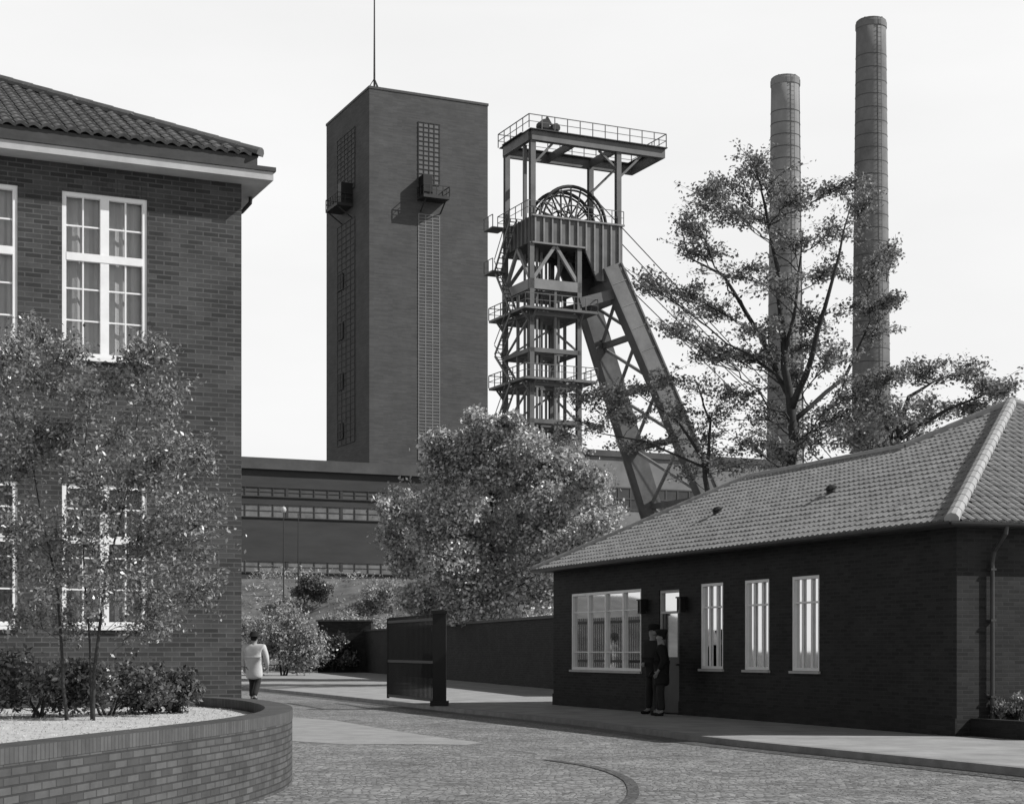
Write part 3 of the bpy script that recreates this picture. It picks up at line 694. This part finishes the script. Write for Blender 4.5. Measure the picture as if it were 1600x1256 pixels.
for (u,v) in ((1.3,1.5),(3.5,1.5),(1.3,4.1),(3.5,4.1),(2.4,2.8)): one('guide_rail',SLt,HF,'box',u-.09,u+.09,v-.09,v+.09,6,38)
for h in (34.8,31.9,28.6,25.6,22.2,19.0,15.8,12.4):
    tk=.9 if h==34.8 else .4
    mb=MB(); mb.box(-.2,5.0,-.22,.2,h-tk,h); mb.box(-.2,5.0,5.4,5.82,h-tk,h); mb.box(-.21,.2,.201,5.399,h-tk,h); mb.box(4.6,5.01,.201,5.399,h-tk,h)
    mb.box(.201,4.599,1.4,1.6,h-.3,h-.05); mb.box(.201,4.599,4.0,4.2,h-.3,h-.05); mb.box(.201,4.599,2.7,2.9,h-.3,h-.05)
    mb.build('cross_girder',SLt if h==34.8 else S,HF)
bb=[]
for v in (0,5.6): bb+=[((.2,v,34.9),(2.4,v,38.0),.3),((4.6,v,34.9),(2.4,v,38.0),.3)]
for u in (0,4.8): bb+=[((u,.2,34.9),(u,2.8,38.0),.3),((u,5.4,34.9),(u,2.8,38.0),.3)]
for h0,h1 in ((22.2,25.2),(28.6,31.5),(15.8,18.6)):
    bb+=[((.2,5.6,h0),(4.6,5.6,h1),.16),((4.8,.2,h0),(4.8,5.4,h1),.16),((0,.2,h1),(0,5.4,h0),.16)]
for p,q,w in bb: one('brace',SLt,HF,'beam',p,q,w,w)
for h in (31.9,25.6):
    mb=MB(); a0,a1,b0,b1=-1.1,6.2,-1.1,6.9
    mb.box(a0,a1,b0,-.25,h+.002,h+.22); mb.box(a0,a1,5.85,b1,h+.002,h+.22); mb.box(a0,-.25,-.249,5.849,h+.002,h+.22); mb.box(5.05,a1,-.249,5.849,h+.002,h+.22)
    for u in (0,4.8):
        mb.beam((u,-1.0,h),(u,-.2,h-1.0),.14,.14); mb.beam((u,6.8,h),(u,5.8,h-1.0),.14,.14)
    for v in (0,5.6): mb.beam((-1.0,v,h),(-.2,v,h-1),.14,.14)
    pf=mb.build('gallery',S,HF)
    mb=MB(); rail(mb,[(a0,b0),(a1,b0),(a1,b1),(a0,b1)],1.15,h+.22,1.2,.07,True); mb.build('railing',S,pf)
for k,(h0,h1) in enumerate(((36.5,40.5),(32.1,36.4),(28.7,31.9),(25.8,28.6),(22,25.6))):
    mb=MB(); va,vb=(2,5.4) if k%2 else (5.4,2)
    for uu in (-.5,-1.15): mb.beam((uu,va,h0),(uu,vb,h1),.08,.25)
    for i in range(10):
        t=(i+.5)/10; mb.box(-1.15,-.5,va+(vb-va)*t-.12,va+(vb-va)*t+.12,h0+(h1-h0)*t-.02,h0+(h1-h0)*t+.02)
    mb.beam((-1.2,va,h0+1),(-1.2,vb,h1+1),.06,.06); mb.build('stair',S,HF)
for za_,zb_ in ((36.3,36.45),(40.4,40.5)):
    mb=MB(); mb.box(-1.6,-.13,5.0,7.0,za_,zb_)
    for v in (5.0,6,7.0): mb.beam((-1.55,v,zb_),(-1.55,v,zb_+1.1),.07,.07)
    mb.beam((-1.55,5,zb_+1.1),(-1.55,7,zb_+1.1),.06,.06); mb.build('landing',S,HF)
topu=8.2
def leg(h,side):
    k=36.2-h; return Vector((topu+.43*k, (0-.12*k) if side==0 else (5.9+.12*k), h))
for sd in (0,1):
    a=leg(36.6,sd); b=leg(-.1,sd); mb=MB()
    mb.beam(a,b,1.25,1.9,(1,0,.4))
    lg=mb.build('back_leg',S,HF)
    mb=MB(); d=(b-a).normalized()
    sv_=Vector((0,-1 if sd==0 else 1,0)); nU=Vector((0,1,0)).cross(d).normalized()
    for q in (-1,1): mb.beam(a+nU*q*.93+sv_*.72,b+nU*q*.93+sv_*.72,.14,.14)
    for t in np.arange(.04,.98,.055):
        c=a.lerp(b,t); mb.beam(c-nU*.9+sv_*.66,c+nU*.9+sv_*.66,.06,.06)
    mb.build('leg_flange',SLt,lg)
lv=[34.6,30.5,26,21,15.5,9.5]
for h in lv: one('leg_tie',S,HF,'beam',leg(h,0),leg(h,1),.5,.5 if h<34 else 2.2)
for h0,h1 in zip(lv[:-1],lv[1:]):
    one('brace',SLt,HF,'beam',leg(h0,0),leg(h1,1),.26,.26); one('brace',SLt,HF,'beam',leg(h0,1),leg(h1,0),.26,.26)
one('knee_girder',S,HF,'beam',(4.9,0,33.0),leg(34.3,0),.6,.9); one('knee_girder',S,HF,'beam',(4.9,5.6,33.0),leg(34.3,1),.6,.9)
for v,dz in ((1.9,0),(4.0,0),(1.9,-5),(4.0,-5)):
    one('hoist_rope',M['steel_dark'],HF,'tube',[(7.5,v,43.3+dz*.75),(27,v,27+dz*.5),(44,v,11.5)],.05,4)
for (u,v) in ((1.75,1.9),(1.75,4.0)): one('cage_rope',M['steel_dark'],HF,'tube',[(u,v,40),(u,v,5)],.05,4)

# ============================================================ CHIMNEYS
def chimney(label,px,z,ytop,wtop,wbot,cm):
    h=CH+(HZ-ytop)*z/F; x=(px-800)/F*z
    T=thing('chimney',label,'chimney',(x,z,0),.3,'chimneys behind the trees')
    rt=wtop/2*z/F; rb=wbot/2*z/F; mb=MB()
    rr=lambda t: rb+(rt-rb)*t
    mb.lathe([(rr(t/20),h*t/20) for t in range(21)]+[(rt-.35,h),(rt-.35,h-3)],n=36); mb.build('shaft',M[cm],T,True)
    for k in range(44):
        hh=4+(h-7)*k/44; r=rr(hh/h); mb=MB(); mb.lathe([(r,hh),(r+.035,hh+.02),(r+.035,hh+.11),(r,hh+.13)],n=36); mb.build('hoop',M['chimney_band'],T)
    mb=MB(); mb.lathe([(rt,h-1.0),(rt+.1,h-.9),(rt+.1,h-.2),(rt+.02,h-.1),(rt+.02,h+.1),(rt-.34,h+.1),(rt-.36,h-.2)],n=36)
    mb.build('rim',M[cm],T)
    mb=MB()
    for k in range(5):
        t=k*math.pi*.4; mb.box(math.cos(t)*(rt-.1)-.1,math.cos(t)*(rt-.1)+.1,math.sin(t)*(rt-.1)-.1,math.sin(t)*(rt-.1)+.1,h+.101,h+.22)
    mb.tube([((rt-.15)*math.cos(t),(rt-.15)*math.sin(t),h+.2) for t in [2*math.pi*i/20 for i in range(21)]],.04,4)
    mb.build('crown_ring',M['chimney_band'],T)
    mb=MB()
    for s in (-.25,.25): mb.beam((s,-rb-.15,0),(s,-rt-.2,h),.05,.05)
    for k in range(int(h/.6)): 
        y=-(rb+(rt-rb)*k*.6/h)-.17; mb.box(-.25,.25,y-.02,y+.02,k*.6,k*.6+.04)
    mb.build('ladder',M['chimney_band'],T)
chimney('shorter of the two round chimneys, nearer the steel headframe',1227,225,125,44,66,'chimney_pale')
chimney('taller round chimney, the rightmost one, rising above its neighbour',1361,225,36,46,68,'chimney')

# ============================================================ BOUNDARY WALL, GATE, LAMP
BW=thing('boundary_wall','long dark brick yard wall running back from the gatehouse behind the gate','wall',(1.45,58,0))
a=Vector((0,0,1.2)); b=Vector((-10.1,42,1.2)); one('brickwork',M['brick_wall'],BW,'beam',a+Vector((2.4,-10,0)),b,.35,2.5)
one('coping',M['dark_trim'],BW,'beam',a+Vector((2.4,-10,1.3)),b+Vector((0,0,1.3)),.5,.1)
mb=MB(); mb.box(-13.1,-9.9,41.8,43.5,-.1,3.05); mb.build('end_block',M['brick_wall'],BW); one('block_cap',M['dark_trim'],BW,'box',-13.2,-9.8,41.7,43.6,3.052,3.15)
GT=thing('iron_gate','open black iron gate leaf of vertical bars with its heavy post on the pavement','gate',(-1.75,40.2,0))
d=Vector((-3.35+1.75,45.0-40.2,0)); Lg=d.length; d.normalize()
mb=MB()
for z in (.12,1.05,2.1): mb.beam(d*.25+Vector((0,0,z)),d*Lg+Vector((0,0,z)),.05,.07)
mb.beam(d*.25+Vector((0,0,.05)),d*.25+Vector((0,0,2.2)),.07,.07); mb.beam(d*Lg+Vector((0,0,.05)),d*Lg+Vector((0,0,2.2)),.07,.07)
mb.build('gate_frame',M['iron'],GT)
nb=40
for i in range(1,nb): p=d*(.25+(Lg-.25)*i/nb); one('gate_bar',M['iron'],GT,'beam',p+Vector((0,0,.1)),p+Vector((0,0,2.22)),.028,.028)
mb=MB(); mb.box(-.16,.16,-.16,.16,0.121,2.22); mb.box(-.2,.2,-.2,.2,2.221,2.3); mb.box(-.22,.22,-.22,.22,0,.12); mb.build('gate_post',M['iron'],GT)
for z in (.5,1.8): one('hinge',M['steel_dark'],GT,'tube',[(-.17,.12,z),(-.17,.12,z+.12)],.03,6)
for i,(px,py,z) in enumerate(((443,795,112),(466,803,118))):
    p=W(px,py,z); hb=bankh(p.x,p.y)
    T=thing('lamp_post',['thin lamp post with a pale globe in front of the long hall','thin bare pole just right of the globe lamp post'][i],'lamp post',(p.x,p.y,hb-.1))
    mb=MB(); H=p.z-hb; mb.tube([(0,0,0),(0,0,H)],[.06,.03],6); mb.build('pole',M['steel_dark'],T)
    mb=MB()
    if i==0:
        mb.lathe([(.01,H+.28),(.14,H+.22),(.2,H+.05),(.15,H-.1),(.05,H-.16)],n=12); mb.build('globe',M['lamp_glass'],T,True)
    else: mb.tube([(0,0,H),(0,0,H+.2)],[.06,.02],6); mb.build('finial',M['steel_dark'],T)

# ============================================================ TREES
def cb(px,py,rx,ry,z,dz): 
    c=W(px,py,z); k=z/F; return (c,rx*k,dz,ry*k)
zb=18.4; b0=W(122,1130,zb); b0.z=.5
bl=[]
for px,py,rx,ry in [(60,600,50,32),(130,605,45,35),(195,595,45,35),(255,610,36,32),(20,650,55,40),(100,670,50,40),(190,680,50,40),(265,685,42,42),(312,720,36,40),(30,735,50,45),(120,740,50,45),(210,750,50,45),(280,785,48,45),(325,805,28,45),(40,815,50,40),(130,825,50,42),(220,850,48,40),(300,865,40,42),(322,925,30,32),(250,930,45,32),(165,925,45,32),(80,905,50,36),(0,880,50,40),(-40,700,50,60),(-40,800,50,60),(0,585,36,32),(110,975,40,22),(230,975,40,20),(30,965,36,22),(110,550,20,20),(215,555,22,18),(20,540,22,18),(60,700,45,36),(240,720,45,36),(160,790,45,36),(250,835,36,36),(100,860,48,36),(180,880,48,36),(60,520,12,14),(255,550,14,14)]:
    bl.append(cb(px,py,rx,ry,zb+random.uniform(-.8,.8),.42))
tr=[([W(105,1135,zb),W(98,1040,zb),W(90,920,zb),W(60,780,zb),W(40,660,zb)],[.024,.018,.013,.008,.004]),
    ([W(145,1135,zb),W(148,1040,zb),W(165,900,zb),W(200,760,zb),W(215,650,zb)],[.028,.02,.014,.008,.004]),
    ([W(143,1135,zb+.1),W(140,1000,zb+.2),W(130,860,zb+.3),W(130,720,zb+.3),W(140,630,zb+.3)],[.014,.011,.009,.006,.004])]
for t in tr: t[0][0].z=.5
tree('small_tree','small multi-stemmed tree with glinting leaves growing in the raised bed','tree',b0,tr,bl,.050,M['leaf_small'],twigs=13,perleaf=64,spread=.06,limb_r=.007,twig_r=.0016,zs=1,reach=1.5,aspect=.5)
def shrub(label,px,py,z,w,h,leaf,m,n,zbase=.5,group=None,twig_r=.004,pl=55):
    base=W(px,py,z); base.z=zbase; bl=[]
    for i in range(n):
        u=random.uniform(-.8,.8); v=random.uniform(-.6,.6); q=random.uniform(.25,.85)*(1-.35*abs(u))
        bl.append((base+Vector((u*w,v*w,h*q)),w*.32,w*.32,h*.22))
    tr=[([base+Vector((random.uniform(-.1,.1)*w,random.uniform(-.1,.1)*w,0)),base+Vector((random.uniform(-.3,.3)*w,random.uniform(-.2,.2)*w,h*.5))],[.012*h+.01,.006*h+.004]) for k in range(4)]
    return tree('shrub',label,'shrub',base,tr,bl,leaf,m,twigs=8,perleaf=pl,spread=w*.10,limb_r=.012*h,twig_r=twig_r,crown='foliage',group=group,reach=1.5)
shrub('dark evergreen shrub at the left edge of the raised bed',55,1080,19.2,.8,.95,.07,M['leaf_shrub'],8,.5)
shrub('dark evergreen shrub under the small tree, middle of the raised bed',170,1080,19.8,.7,.85,.07,M['leaf_shrub'],8,.5)
shrub('dark evergreen shrub at the right of the raised bed by the wall corner',270,1080,20.6,.5,.85,.065,M['leaf_shrub'],8,.5)
shrub('small leafy shrub in the bed beside the gatehouse downpipe',1590,1120,26.2,.42,.55,.055,M['leaf_small'],6,.2)
shrub('pale bushy shrub at the foot of the bank behind the walking man',445,1040,88,2.3,3.7,.16,M['leaf_pale'],18,0,twig_r=.008,pl=110)
shrub('low dark bush beside the end of the yard wall',520,1040,99,1.6,2.2,.2,M['leaf_shrub'],7,0,twig_r=.01)
shrub('grey bush high on the bank right of the lamp post',560,950,108,2.2,2.0,.18,M['leaf_pale'],9,2.0,twig_r=.008,pl=80)
shrub('wild bush on the bank next to the office building corner',395,950,106,2.0,2.6,.18,M['leaf_pale'],9,1.5,twig_r=.008,pl=80)
shrub('ragged bush on the upper bank just left of the dense tree',610,950,114,1.8,2.2,.18,M['leaf_pale'],8,3.8,twig_r=.008,pl=80)
shrub('dark scrubby bush high on the bank behind the lamp posts',480,930,116,1.8,1.8,.18,M['leaf_shrub'],8,4.6,twig_r=.008,pl=80)
shrub('tangled bush halfway up the bank behind the end of the yard wall',505,960,104,1.6,1.9,.18,M['leaf_pale'],8,.6,twig_r=.008,pl=80)
zc=74; b=W(775,1015,zc); b.z=0; bl=[]
for px,py,rx,ry in [(770,672,26,22),(730,700,36,26),(815,695,42,28),(690,735,36,30),(862,722,42,30),(630,795,34,30),(700,795,50,38),(780,765,60,42),(862,785,52,40),(918,782,36,34),(938,825,28,26),(636,872,34,32),(700,875,50,38),(785,865,60,42),(855,865,50,40),(655,935,38,26),(730,948,50,30),(800,952,50,26),(855,925,45,35),(612,832,24,20),(898,735,28,24),(684,690,22,16),(930,750,22,18),(742,655,14,12),(885,695,20,14),(606,795,16,16),(955,805,16,16),(760,735,55,30),(820,745,55,32),(740,835,55,36),(825,825,55,36),(800,660,18,14),(775,905,60,40),(720,910,50,36),(680,835,45,36),(900,840,36,34),(775,965,60,24)]:
    bl.append(cb(px,py,rx,ry,zc+random.uniform(-3.4,2.0),1.25))
tr=[([b,W(775,940,zc),W(765,850,zc),W(770,740,zc)],[.24,.18,.1,.04]),([W(775,940,zc),W(720,860,zc),W(690,780,zc)],[.1,.07,.03]),([W(775,930,zc),W(840,850,zc),W(880,780,zc)],[.1,.07,.03])]
tree('broadleaf_tree','dense rounded tree with sunlit top standing behind the yard wall','tree',b,tr,bl,.17,M['leaf_dense'],twigs=15,perleaf=80,spread=.17,limb_r=.03,fill=1700,twig_r=.007,zs=1,sub=1,up=.5,reach=1.3,aspect=.65)
za=60; b=W(1232,1015,za); b.z=0; bl=[]
for px,py,rx,ry in [(1175,258,20,24),(1205,290,40,22),(1140,285,35,18),(1250,302,42,20),(1320,290,40,20),(1352,322,26,22),(1120,328,45,18),(1180,340,50,22),(1240,372,48,22),(1312,360,42,24),(1100,392,42,18),(1160,422,48,20),(1222,440,46,24),(1292,432,46,24),(1362,420,32,20),(1388,395,16,14),(1060,452,42,16),(1010,440,26,12),(1120,482,48,20),(1190,512,46,22),(1282,502,46,24),(1345,482,32,22),(1050,512,38,15),(1372,522,24,18),(1150,552,48,22),(1222,590,48,24),(1300,560,46,26),(1340,600,40,24),(1100,547,38,18),(1250,650,60,26),(1180,640,60,26),(1310,650,50,26),(1220,700,70,26),(1280,690,60,26),(1160,690,50,25),(1335,640,40,24),(1200,560,38,22),(1140,610,45,24),(1262,540,38,22),(1080,350,24,13),(1098,300,18,10),(1395,470,14,12)]:
    bl.append(cb(px,py,rx,ry,za+random.uniform(-3,3),1.15))
tr=[([b,W(1238,800,za),W(1236,640,za),W(1225,540,za),W(1215,420,za+.5),W(1195,320,za+.5),W(1180,255,za+.5)],[.24,.2,.16,.12,.08,.05,.015]),
    ([W(1236,640,za),W(1268,560,za-1),W(1300,440,za-1.5),W(1330,320,za-1.5)],[.14,.1,.06,.02]),
    ([W(1234,620,za),W(1185,520,za+1),W(1130,430,za+1.5),W(1070,400,za+2)],[.12,.09,.06,.02]),
    ([W(1236,660,za),W(1320,590,za+1),W(1360,500,za+2)],[.1,.07,.02]),
    ([W(1225,560,za),W(1245,460,za-.5),W(1255,360,za-.5)],[.08,.05,.015])]
tree('airy_tree','tall airy tree with layered open branches in front of the two chimneys','tree',b,tr,bl,.130,M['leaf_airy'],twigs=14,perleaf=56,spread=.14,limb_r=.045,twig_r=.010,zs=.6,reach=1.5,up=.6,aspect=.62)
zr=58; b=W(1400,1015,zr); b.z=0; bl=[]
for px,py,rx,ry in [(1380,590,45,25),(1430,580,45,22),(1490,585,40,20),(1540,600,30,18),(1565,615,18,12),(1400,640,50,25),(1460,640,50,24),(1520,640,40,16),(1380,690,60,25),(1440,690,50,22),(1330,680,40,25),(1350,620,40,22),(1420,665,45,20)]:
    bl.append(cb(px,py,rx,ry,zr+random.uniform(-2,2),1.0))
tr=[([b,W(1400,800,zr),W(1398,700,zr),W(1420,620,zr),W(1470,590,zr)],[.2,.17,.13,.07,.02]),([W(1398,700,zr),W(1375,640,zr),W(1370,590,zr)],[.1,.06,.02]),([W(1400,690,zr),W(1480,640,zr),W(1550,612,zr)],[.09,.06,.015])]
tree('spreading_tree','low spreading tree behind the gatehouse ridge at far right','tree',b,tr,bl,.130,M['leaf_airy'],twigs=14,perleaf=66,spread=.15,limb_r=.045,twig_r=.009,zs=.6,reach=1.5,up=.6,aspect=.62)
zl=62; b=W(1060,1015,zl); b.z=0; bl=[]
for px,py,rx,ry in [(1040,590,42,16),(1000,605,42,15),(1090,600,48,20),(950,612,42,13),(900,615,34,11),(1060,640,46,20),(990,650,46,15),(930,662,42,13),(880,680,34,13),(1110,650,45,22),(1040,690,46,18),(980,700,42,15),(1110,700,50,22),(1140,730,50,22),(1060,735,48,16),(1085,670,42,20),(960,632,32,13)]:
    bl.append(cb(px,py,rx,ry,zl+random.uniform(-2,2),.9))
tr=[([b,W(1110,800,zl),W(1100,720,zl),W(1060,660,zl),W(990,610,zl)],[.15,.12,.08,.04,.012]),([W(1105,740,zl),W(1110,660,zl),W(1085,590,zl)],[.07,.05,.012]),([W(1100,730,zl),W(1010,690,zl),W(900,670,zl)],[.05,.035,.01])]
tree('leaning_tree','open tree with drooping sprays in front of the headframe legs','tree',b,tr,bl,.125,M['leaf_airy'],twigs=11,perleaf=46,spread=.13,limb_r=.03,twig_r=.008,zs=.6,reach=1.5,up=.6,aspect=.62)

# ============================================================ PEOPLE
def skinmesh(name,verts,edges,m,parent,sub=2,root=0):
    me=bpy.data.meshes.new(name); me.from_pydata([v[0] for v in verts],edges,[]); me.update()
    o=bpy.data.objects.new(name+'_tmp',me); COL.objects.link(o)
    o.modifiers.new('Skin','SKIN')
    for i,v in enumerate(verts):
        sv=me.skin_vertices[0].data[i]; r=v[1]; sv.radius=(r if isinstance(r,tuple) else (r,r)); sv.use_root=(i==root)
    s=o.modifiers.new('Sub','SUBSURF'); s.levels=sub; s.render_levels=sub
    dg=bpy.context.evaluated_depsgraph_get(); dg.update()
    m2=bpy.data.meshes.new_from_object(o.evaluated_get(dg)); m2.name=name
    bpy.data.objects.remove(o); m2.materials.clear(); m2.materials.append(m)
    m2.polygons.foreach_set('use_smooth',[True]*len(m2.polygons))
    q=bpy.data.objects.new(name,m2); COL.objects.link(q); q.parent=parent; return q
def person(label,loc,rz,jm,pose,hat,H=1.78,hem=.78,bulk=1.0):
    T=thing('person',label,'person',loc,rz); k=H/1.78; T.scale=(k,k,k)
    V_=[];E=[];I={}
    def av(n,p,r,frm=None):
        I[n]=len(V_); V_.append((tuple(p),r)); 
        if frm: E.append((I[frm],I[n]))
    av('pel',(0,0,.95),(.15,.11)); av('sp',(0,0,1.12),(.14,.10),'pel'); av('ch',(0,0,1.33),(.16,.11),'sp'); av('nk',(0,0,1.5),.06,'ch'); av('hb',(0,.02,1.58),.075,'nk'); av('hd',(0,.02,1.67),(.082,.095),'hb'); av('tp',(0,0,1.74),.06,'hd'); av('no',(0,.115,1.635),.014,'hd')
    for s,nm in ((-1,'l'),(1,'r')): av('ear'+nm,(s*.088,.0,1.64),.016,'hd')
    arms=pose['arms']
    for s,nm in ((-1,'l'),(1,'r')):
        el,wr,hn=arms[nm]
        av('sh'+nm,(s*.19,0,1.43),.068,'ch'); av('el'+nm,el,.046,'sh'+nm); av('wr'+nm,wr,.03,'el'+nm)
        w=Vector(wr);h=Vector(hn);dd=(h-w).normalized(); side=dd.cross(Vector((s,0,0)))
        side=side.normalized() if side.length>.1 else Vector((0,1,0))
        pm=w+dd*.085; av('pm'+nm,pm,(.034,.02),'wr'+nm)
        for i in range(4):
            o_=(i-1.5)*.021; ln=(.075,.085,.08,.06)[i]
            p1=pm+dd*.045+side*o_; av('f%d'%i+nm,p1,.010,'pm'+nm)
            av('g%d'%i+nm,p1+dd*ln*.55+Vector((-s*.012,0,0)),.009,'f%d'%i+nm); av('h%d'%i+nm,p1+dd*ln*.9+Vector((-s*.035,0,0)),.007,'g%d'%i+nm)
        t1=w+dd*.05+side*.035; av('t'+nm,t1,.011,'pm'+nm); av('u'+nm,t1+dd*.04+side*.015,.009,'t'+nm)
        kn,an=pose['legs'][nm]
        av('hp'+nm,(s*.095,0,.9),.09,'pel'); av('kn'+nm,kn,.06,'hp'+nm); av('an'+nm,an,.042,'kn'+nm); av('to'+nm,(an[0],an[1]+.16,max(.03,an[2]-.055)),.035,'an'+nm)
    skinmesh('body',V_,E,M['skin'],T,1)
    g_=lambda n:V_[I[n]][0]
    B=bulk
    A=[(g_('pel'),(.20*B,.15*B)),(g_('sp'),(.19*B,.14*B)),(g_('ch'),(.21*B,.14*B)),((0,0,1.47),(.11*B,.09)),((0,0,hem),(.22*B,.17*B))]; Ed=[(0,1),(1,2),(2,3),(0,4)]
    for s,nm in ((-1,'l'),(1,'r')):
        b_=len(A); w=Vector(g_('wr'+nm)); e=Vector(g_('el'+nm))
        A+=[((s*.21*B,0,1.42),.09*B),(tuple(e),.07*B),(tuple(e.lerp(w,.95)),.055)]; Ed+=[(2,b_),(b_,b_+1),(b_+1,b_+2)]
    skinmesh('jacket',A,Ed,jm,T,2)
    A=[((0,0,.93),(.16,.13))]; Ed=[]
    for s,nm in ((-1,'l'),(1,'r')):
        b_=len(A); A+=[((s*.1,0,.82),.105),(g_('kn'+nm),.085),((g_('an'+nm)[0],g_('an'+nm)[1],g_('an'+nm)[2]+.02),.075)]; Ed+=[(0,b_),(b_,b_+1),(b_+1,b_+2)]
    skinmesh('trousers',A,Ed,M['trouser'],T,2)
    for s,nm in ((-1,'l'),(1,'r')):
        a=g_('an'+nm); skinmesh('shoe',[((a[0],a[1]-.04,max(.045,a[2]-.035)),.045),((a[0],a[1]+.08,max(.04,a[2]-.05)),.045),((a[0],a[1]+.19,max(.035,a[2]-.055)),.035)],[(0,1),(1,2)],M['felt'],T,1)
    mb=MB(); mb.lathe([(.001,1.78),(.07,1.775),(.094,1.73),(.09,1.66),(.075,1.60),(.001,1.60)],(0,-.012,0),14); mb.build('hair',M['felt'],T,True)
    mb=MB()
    if hat=='hat': mb.lathe([(.001,1.84),(.07,1.845),(.11,1.81),(.118,1.725),(.19,1.705),(.195,1.711),(.1,1.73)],(0,.0,0),16)
    else:
        mb.lathe([(.001,1.82),(.09,1.815),(.135,1.785),(.125,1.75),(.108,1.72),(.105,1.69)],(0,0,0),16); mb.add([(-.07,.08,1.705),(.07,.08,1.705),(.05,.17,1.685),(-.05,.17,1.685),(-.07,.08,1.715),(.07,.08,1.715),(.05,.17,1.695),(-.05,.17,1.695)],[(0,3,2,1),(4,5,6,7),(2,3,7,6),(0,1,5,4),(1,2,6,5),(3,0,4,7)])
    mb.build('hat' if hat=='hat' else 'cap',M['felt'],T,True)
    mb=MB(); mb.lathe([(.07,1.49),(.064,1.515)],(0,.005,0),14); mb.build('collar',M['shirt'],T,True)
    return T
walk={'arms':{'l':((-.31,-.06,1.14),(-.30,.04,.90),(-.29,.08,.80)),'r':((.33,.02,1.15),(.34,.10,.91),(.33,.15,.82))},
      'legs':{'l':((-.1,.13,.5),(-.1,.10,.08)),'r':((.1,.02,.48),(.11,-.28,.12))}}
stand1={'arms':{'l':((-.28,-.05,1.15),(-.26,.06,.9),(-.25,.1,.8)),'r':((.28,-.05,1.15),(.2,.14,1.0),(.1,.2,1.0))},
      'legs':{'l':((-.12,.02,.49),(-.13,0,.08)),'r':((.12,.03,.49),(.16,.02,.08))}}
stand2={'arms':{'l':((-.29,-.08,1.16),(-.24,.05,.95),(-.2,.1,.87)),'r':((.29,-.08,1.16),(.27,.02,.9),(.26,.05,.8))},
      'legs':{'l':((-.1,.02,.49),(-.11,-.02,.08)),'r':((.11,.05,.49),(.14,.06,.08))}}
pm=W(397,1088,47); pm.z=-.096
person('man in pale jacket and dark hat walking away past the building corner',pm,R(-12),M['jacket_light'],walk,'hat',1.9,.56,1.22)
e=Vector((math.cos(ga),math.sin(ga),0)); w_=Vector((-math.sin(ga),math.cos(ga),0))
person('man in dark suit and cap by the doorway, left one of two',G0+e*-.42+w_*9.75,R(100)+ga,M['suit_dark'],stand1,'cap',1.86,.74,1.1)
person('man in dark coat and cap before the door, right one of two',G0+e*-.62+w_*9.0,R(60)+ga,M['suit_dark'],stand2,'cap',1.74,.6,1.15)

# ============================================================ LIGHT, SKY, CAMERA
el=R(38); az=math.atan2(-.12,1)
sd=Vector((math.cos(az)*math.cos(el),math.sin(az)*math.cos(el),math.sin(el)))
s=bpy.data.lights.new('sun','SUN'); s.energy=5; s.angle=R(.5); s.color=(1,.995,.985)
so=bpy.data.objects.new('sun',s); COL.objects.link(so); so.rotation_euler=sd.to_track_quat('Z','Y').to_euler()
w=bpy.data.worlds.new('World'); scn.world=w; w.use_nodes=True; nt=w.node_tree
bg=nt.nodes['Background']; sky=nt.nodes.new('ShaderNodeTexSky'); sky.sky_type='NISHITA'; sky.sun_disc=False
sky.sun_elevation=el; sky.sun_rotation=math.pi/2-az; sky.dust_density=3; sky.air_density=1
bw=nt.nodes.new('ShaderNodeRGBToBW'); nt.links.new(sky.outputs[0],bw.inputs[0])
mr=nt.nodes.new('ShaderNodeMapRange'); mr.inputs[1].default_value=0; mr.inputs[2].default_value=12; mr.inputs[3].default_value=9.1; mr.inputs[4].default_value=10.6
nt.links.new(bw.outputs[0],mr.inputs[0])
tc=nt.nodes.new('ShaderNodeTexCoord'); sx=nt.nodes.new('ShaderNodeSeparateXYZ'); nt.links.new(tc.outputs['Generated'],sx.inputs[0])
cr=nt.nodes.new('ShaderNodeValToRGB'); cr.color_ramp.elements[0].position=.36; cr.color_ramp.elements[0].color=g(1)
cr.color_ramp.elements[1].position=1; cr.color_ramp.elements[1].color=g(.05)
e1=cr.color_ramp.elements.new(.5); e1.color=g(.18)
nt.links.new(sx.outputs[2],cr.inputs[0])
mp=nt.nodes.new('ShaderNodeMapping'); mp.inputs['Scale'].default_value=(1,1,3.5); nt.links.new(tc.outputs['Generated'],mp.inputs[0])
nz=nt.nodes.new('ShaderNodeTexNoise'); nz.inputs['Scale'].default_value=3; nz.inputs['Detail'].default_value=5; nt.links.new(mp.outputs[0],nz.inputs[0])
hz=nt.nodes.new('ShaderNodeMapRange'); hz.inputs[1].default_value=.3; hz.inputs[2].default_value=.7; hz.inputs[3].default_value=.94; hz.inputs[4].default_value=1.03; nt.links.new(nz.outputs[0],hz.inputs[0])
m1=nt.nodes.new('ShaderNodeMath'); m1.operation='MULTIPLY'; nt.links.new(mr.outputs[0],m1.inputs[0]); nt.links.new(cr.outputs[0],m1.inputs[1])
m2=nt.nodes.new('ShaderNodeMath'); m2.operation='MULTIPLY'; nt.links.new(m1.outputs[0],m2.inputs[0]); nt.links.new(hz.outputs[0],m2.inputs[1])
nt.links.new(m2.outputs[0],bg.inputs[0]); bg.inputs[1].default_value=.1
cam=bpy.data.cameras.new('camera'); co=bpy.data.objects.new('camera',cam); COL.objects.link(co)
co.location=(0,0,CH); co.rotation_euler=(R(90),0,0); cam.sensor_width=36; cam.lens=F/1600*36; cam.shift_y=(HZ-628)/1600
cam.clip_end=5000; cam.clip_start=.1
scn.camera=co
scn.view_settings.view_transform='Standard'; scn.view_settings.look='None'; scn.view_settings.exposure=0
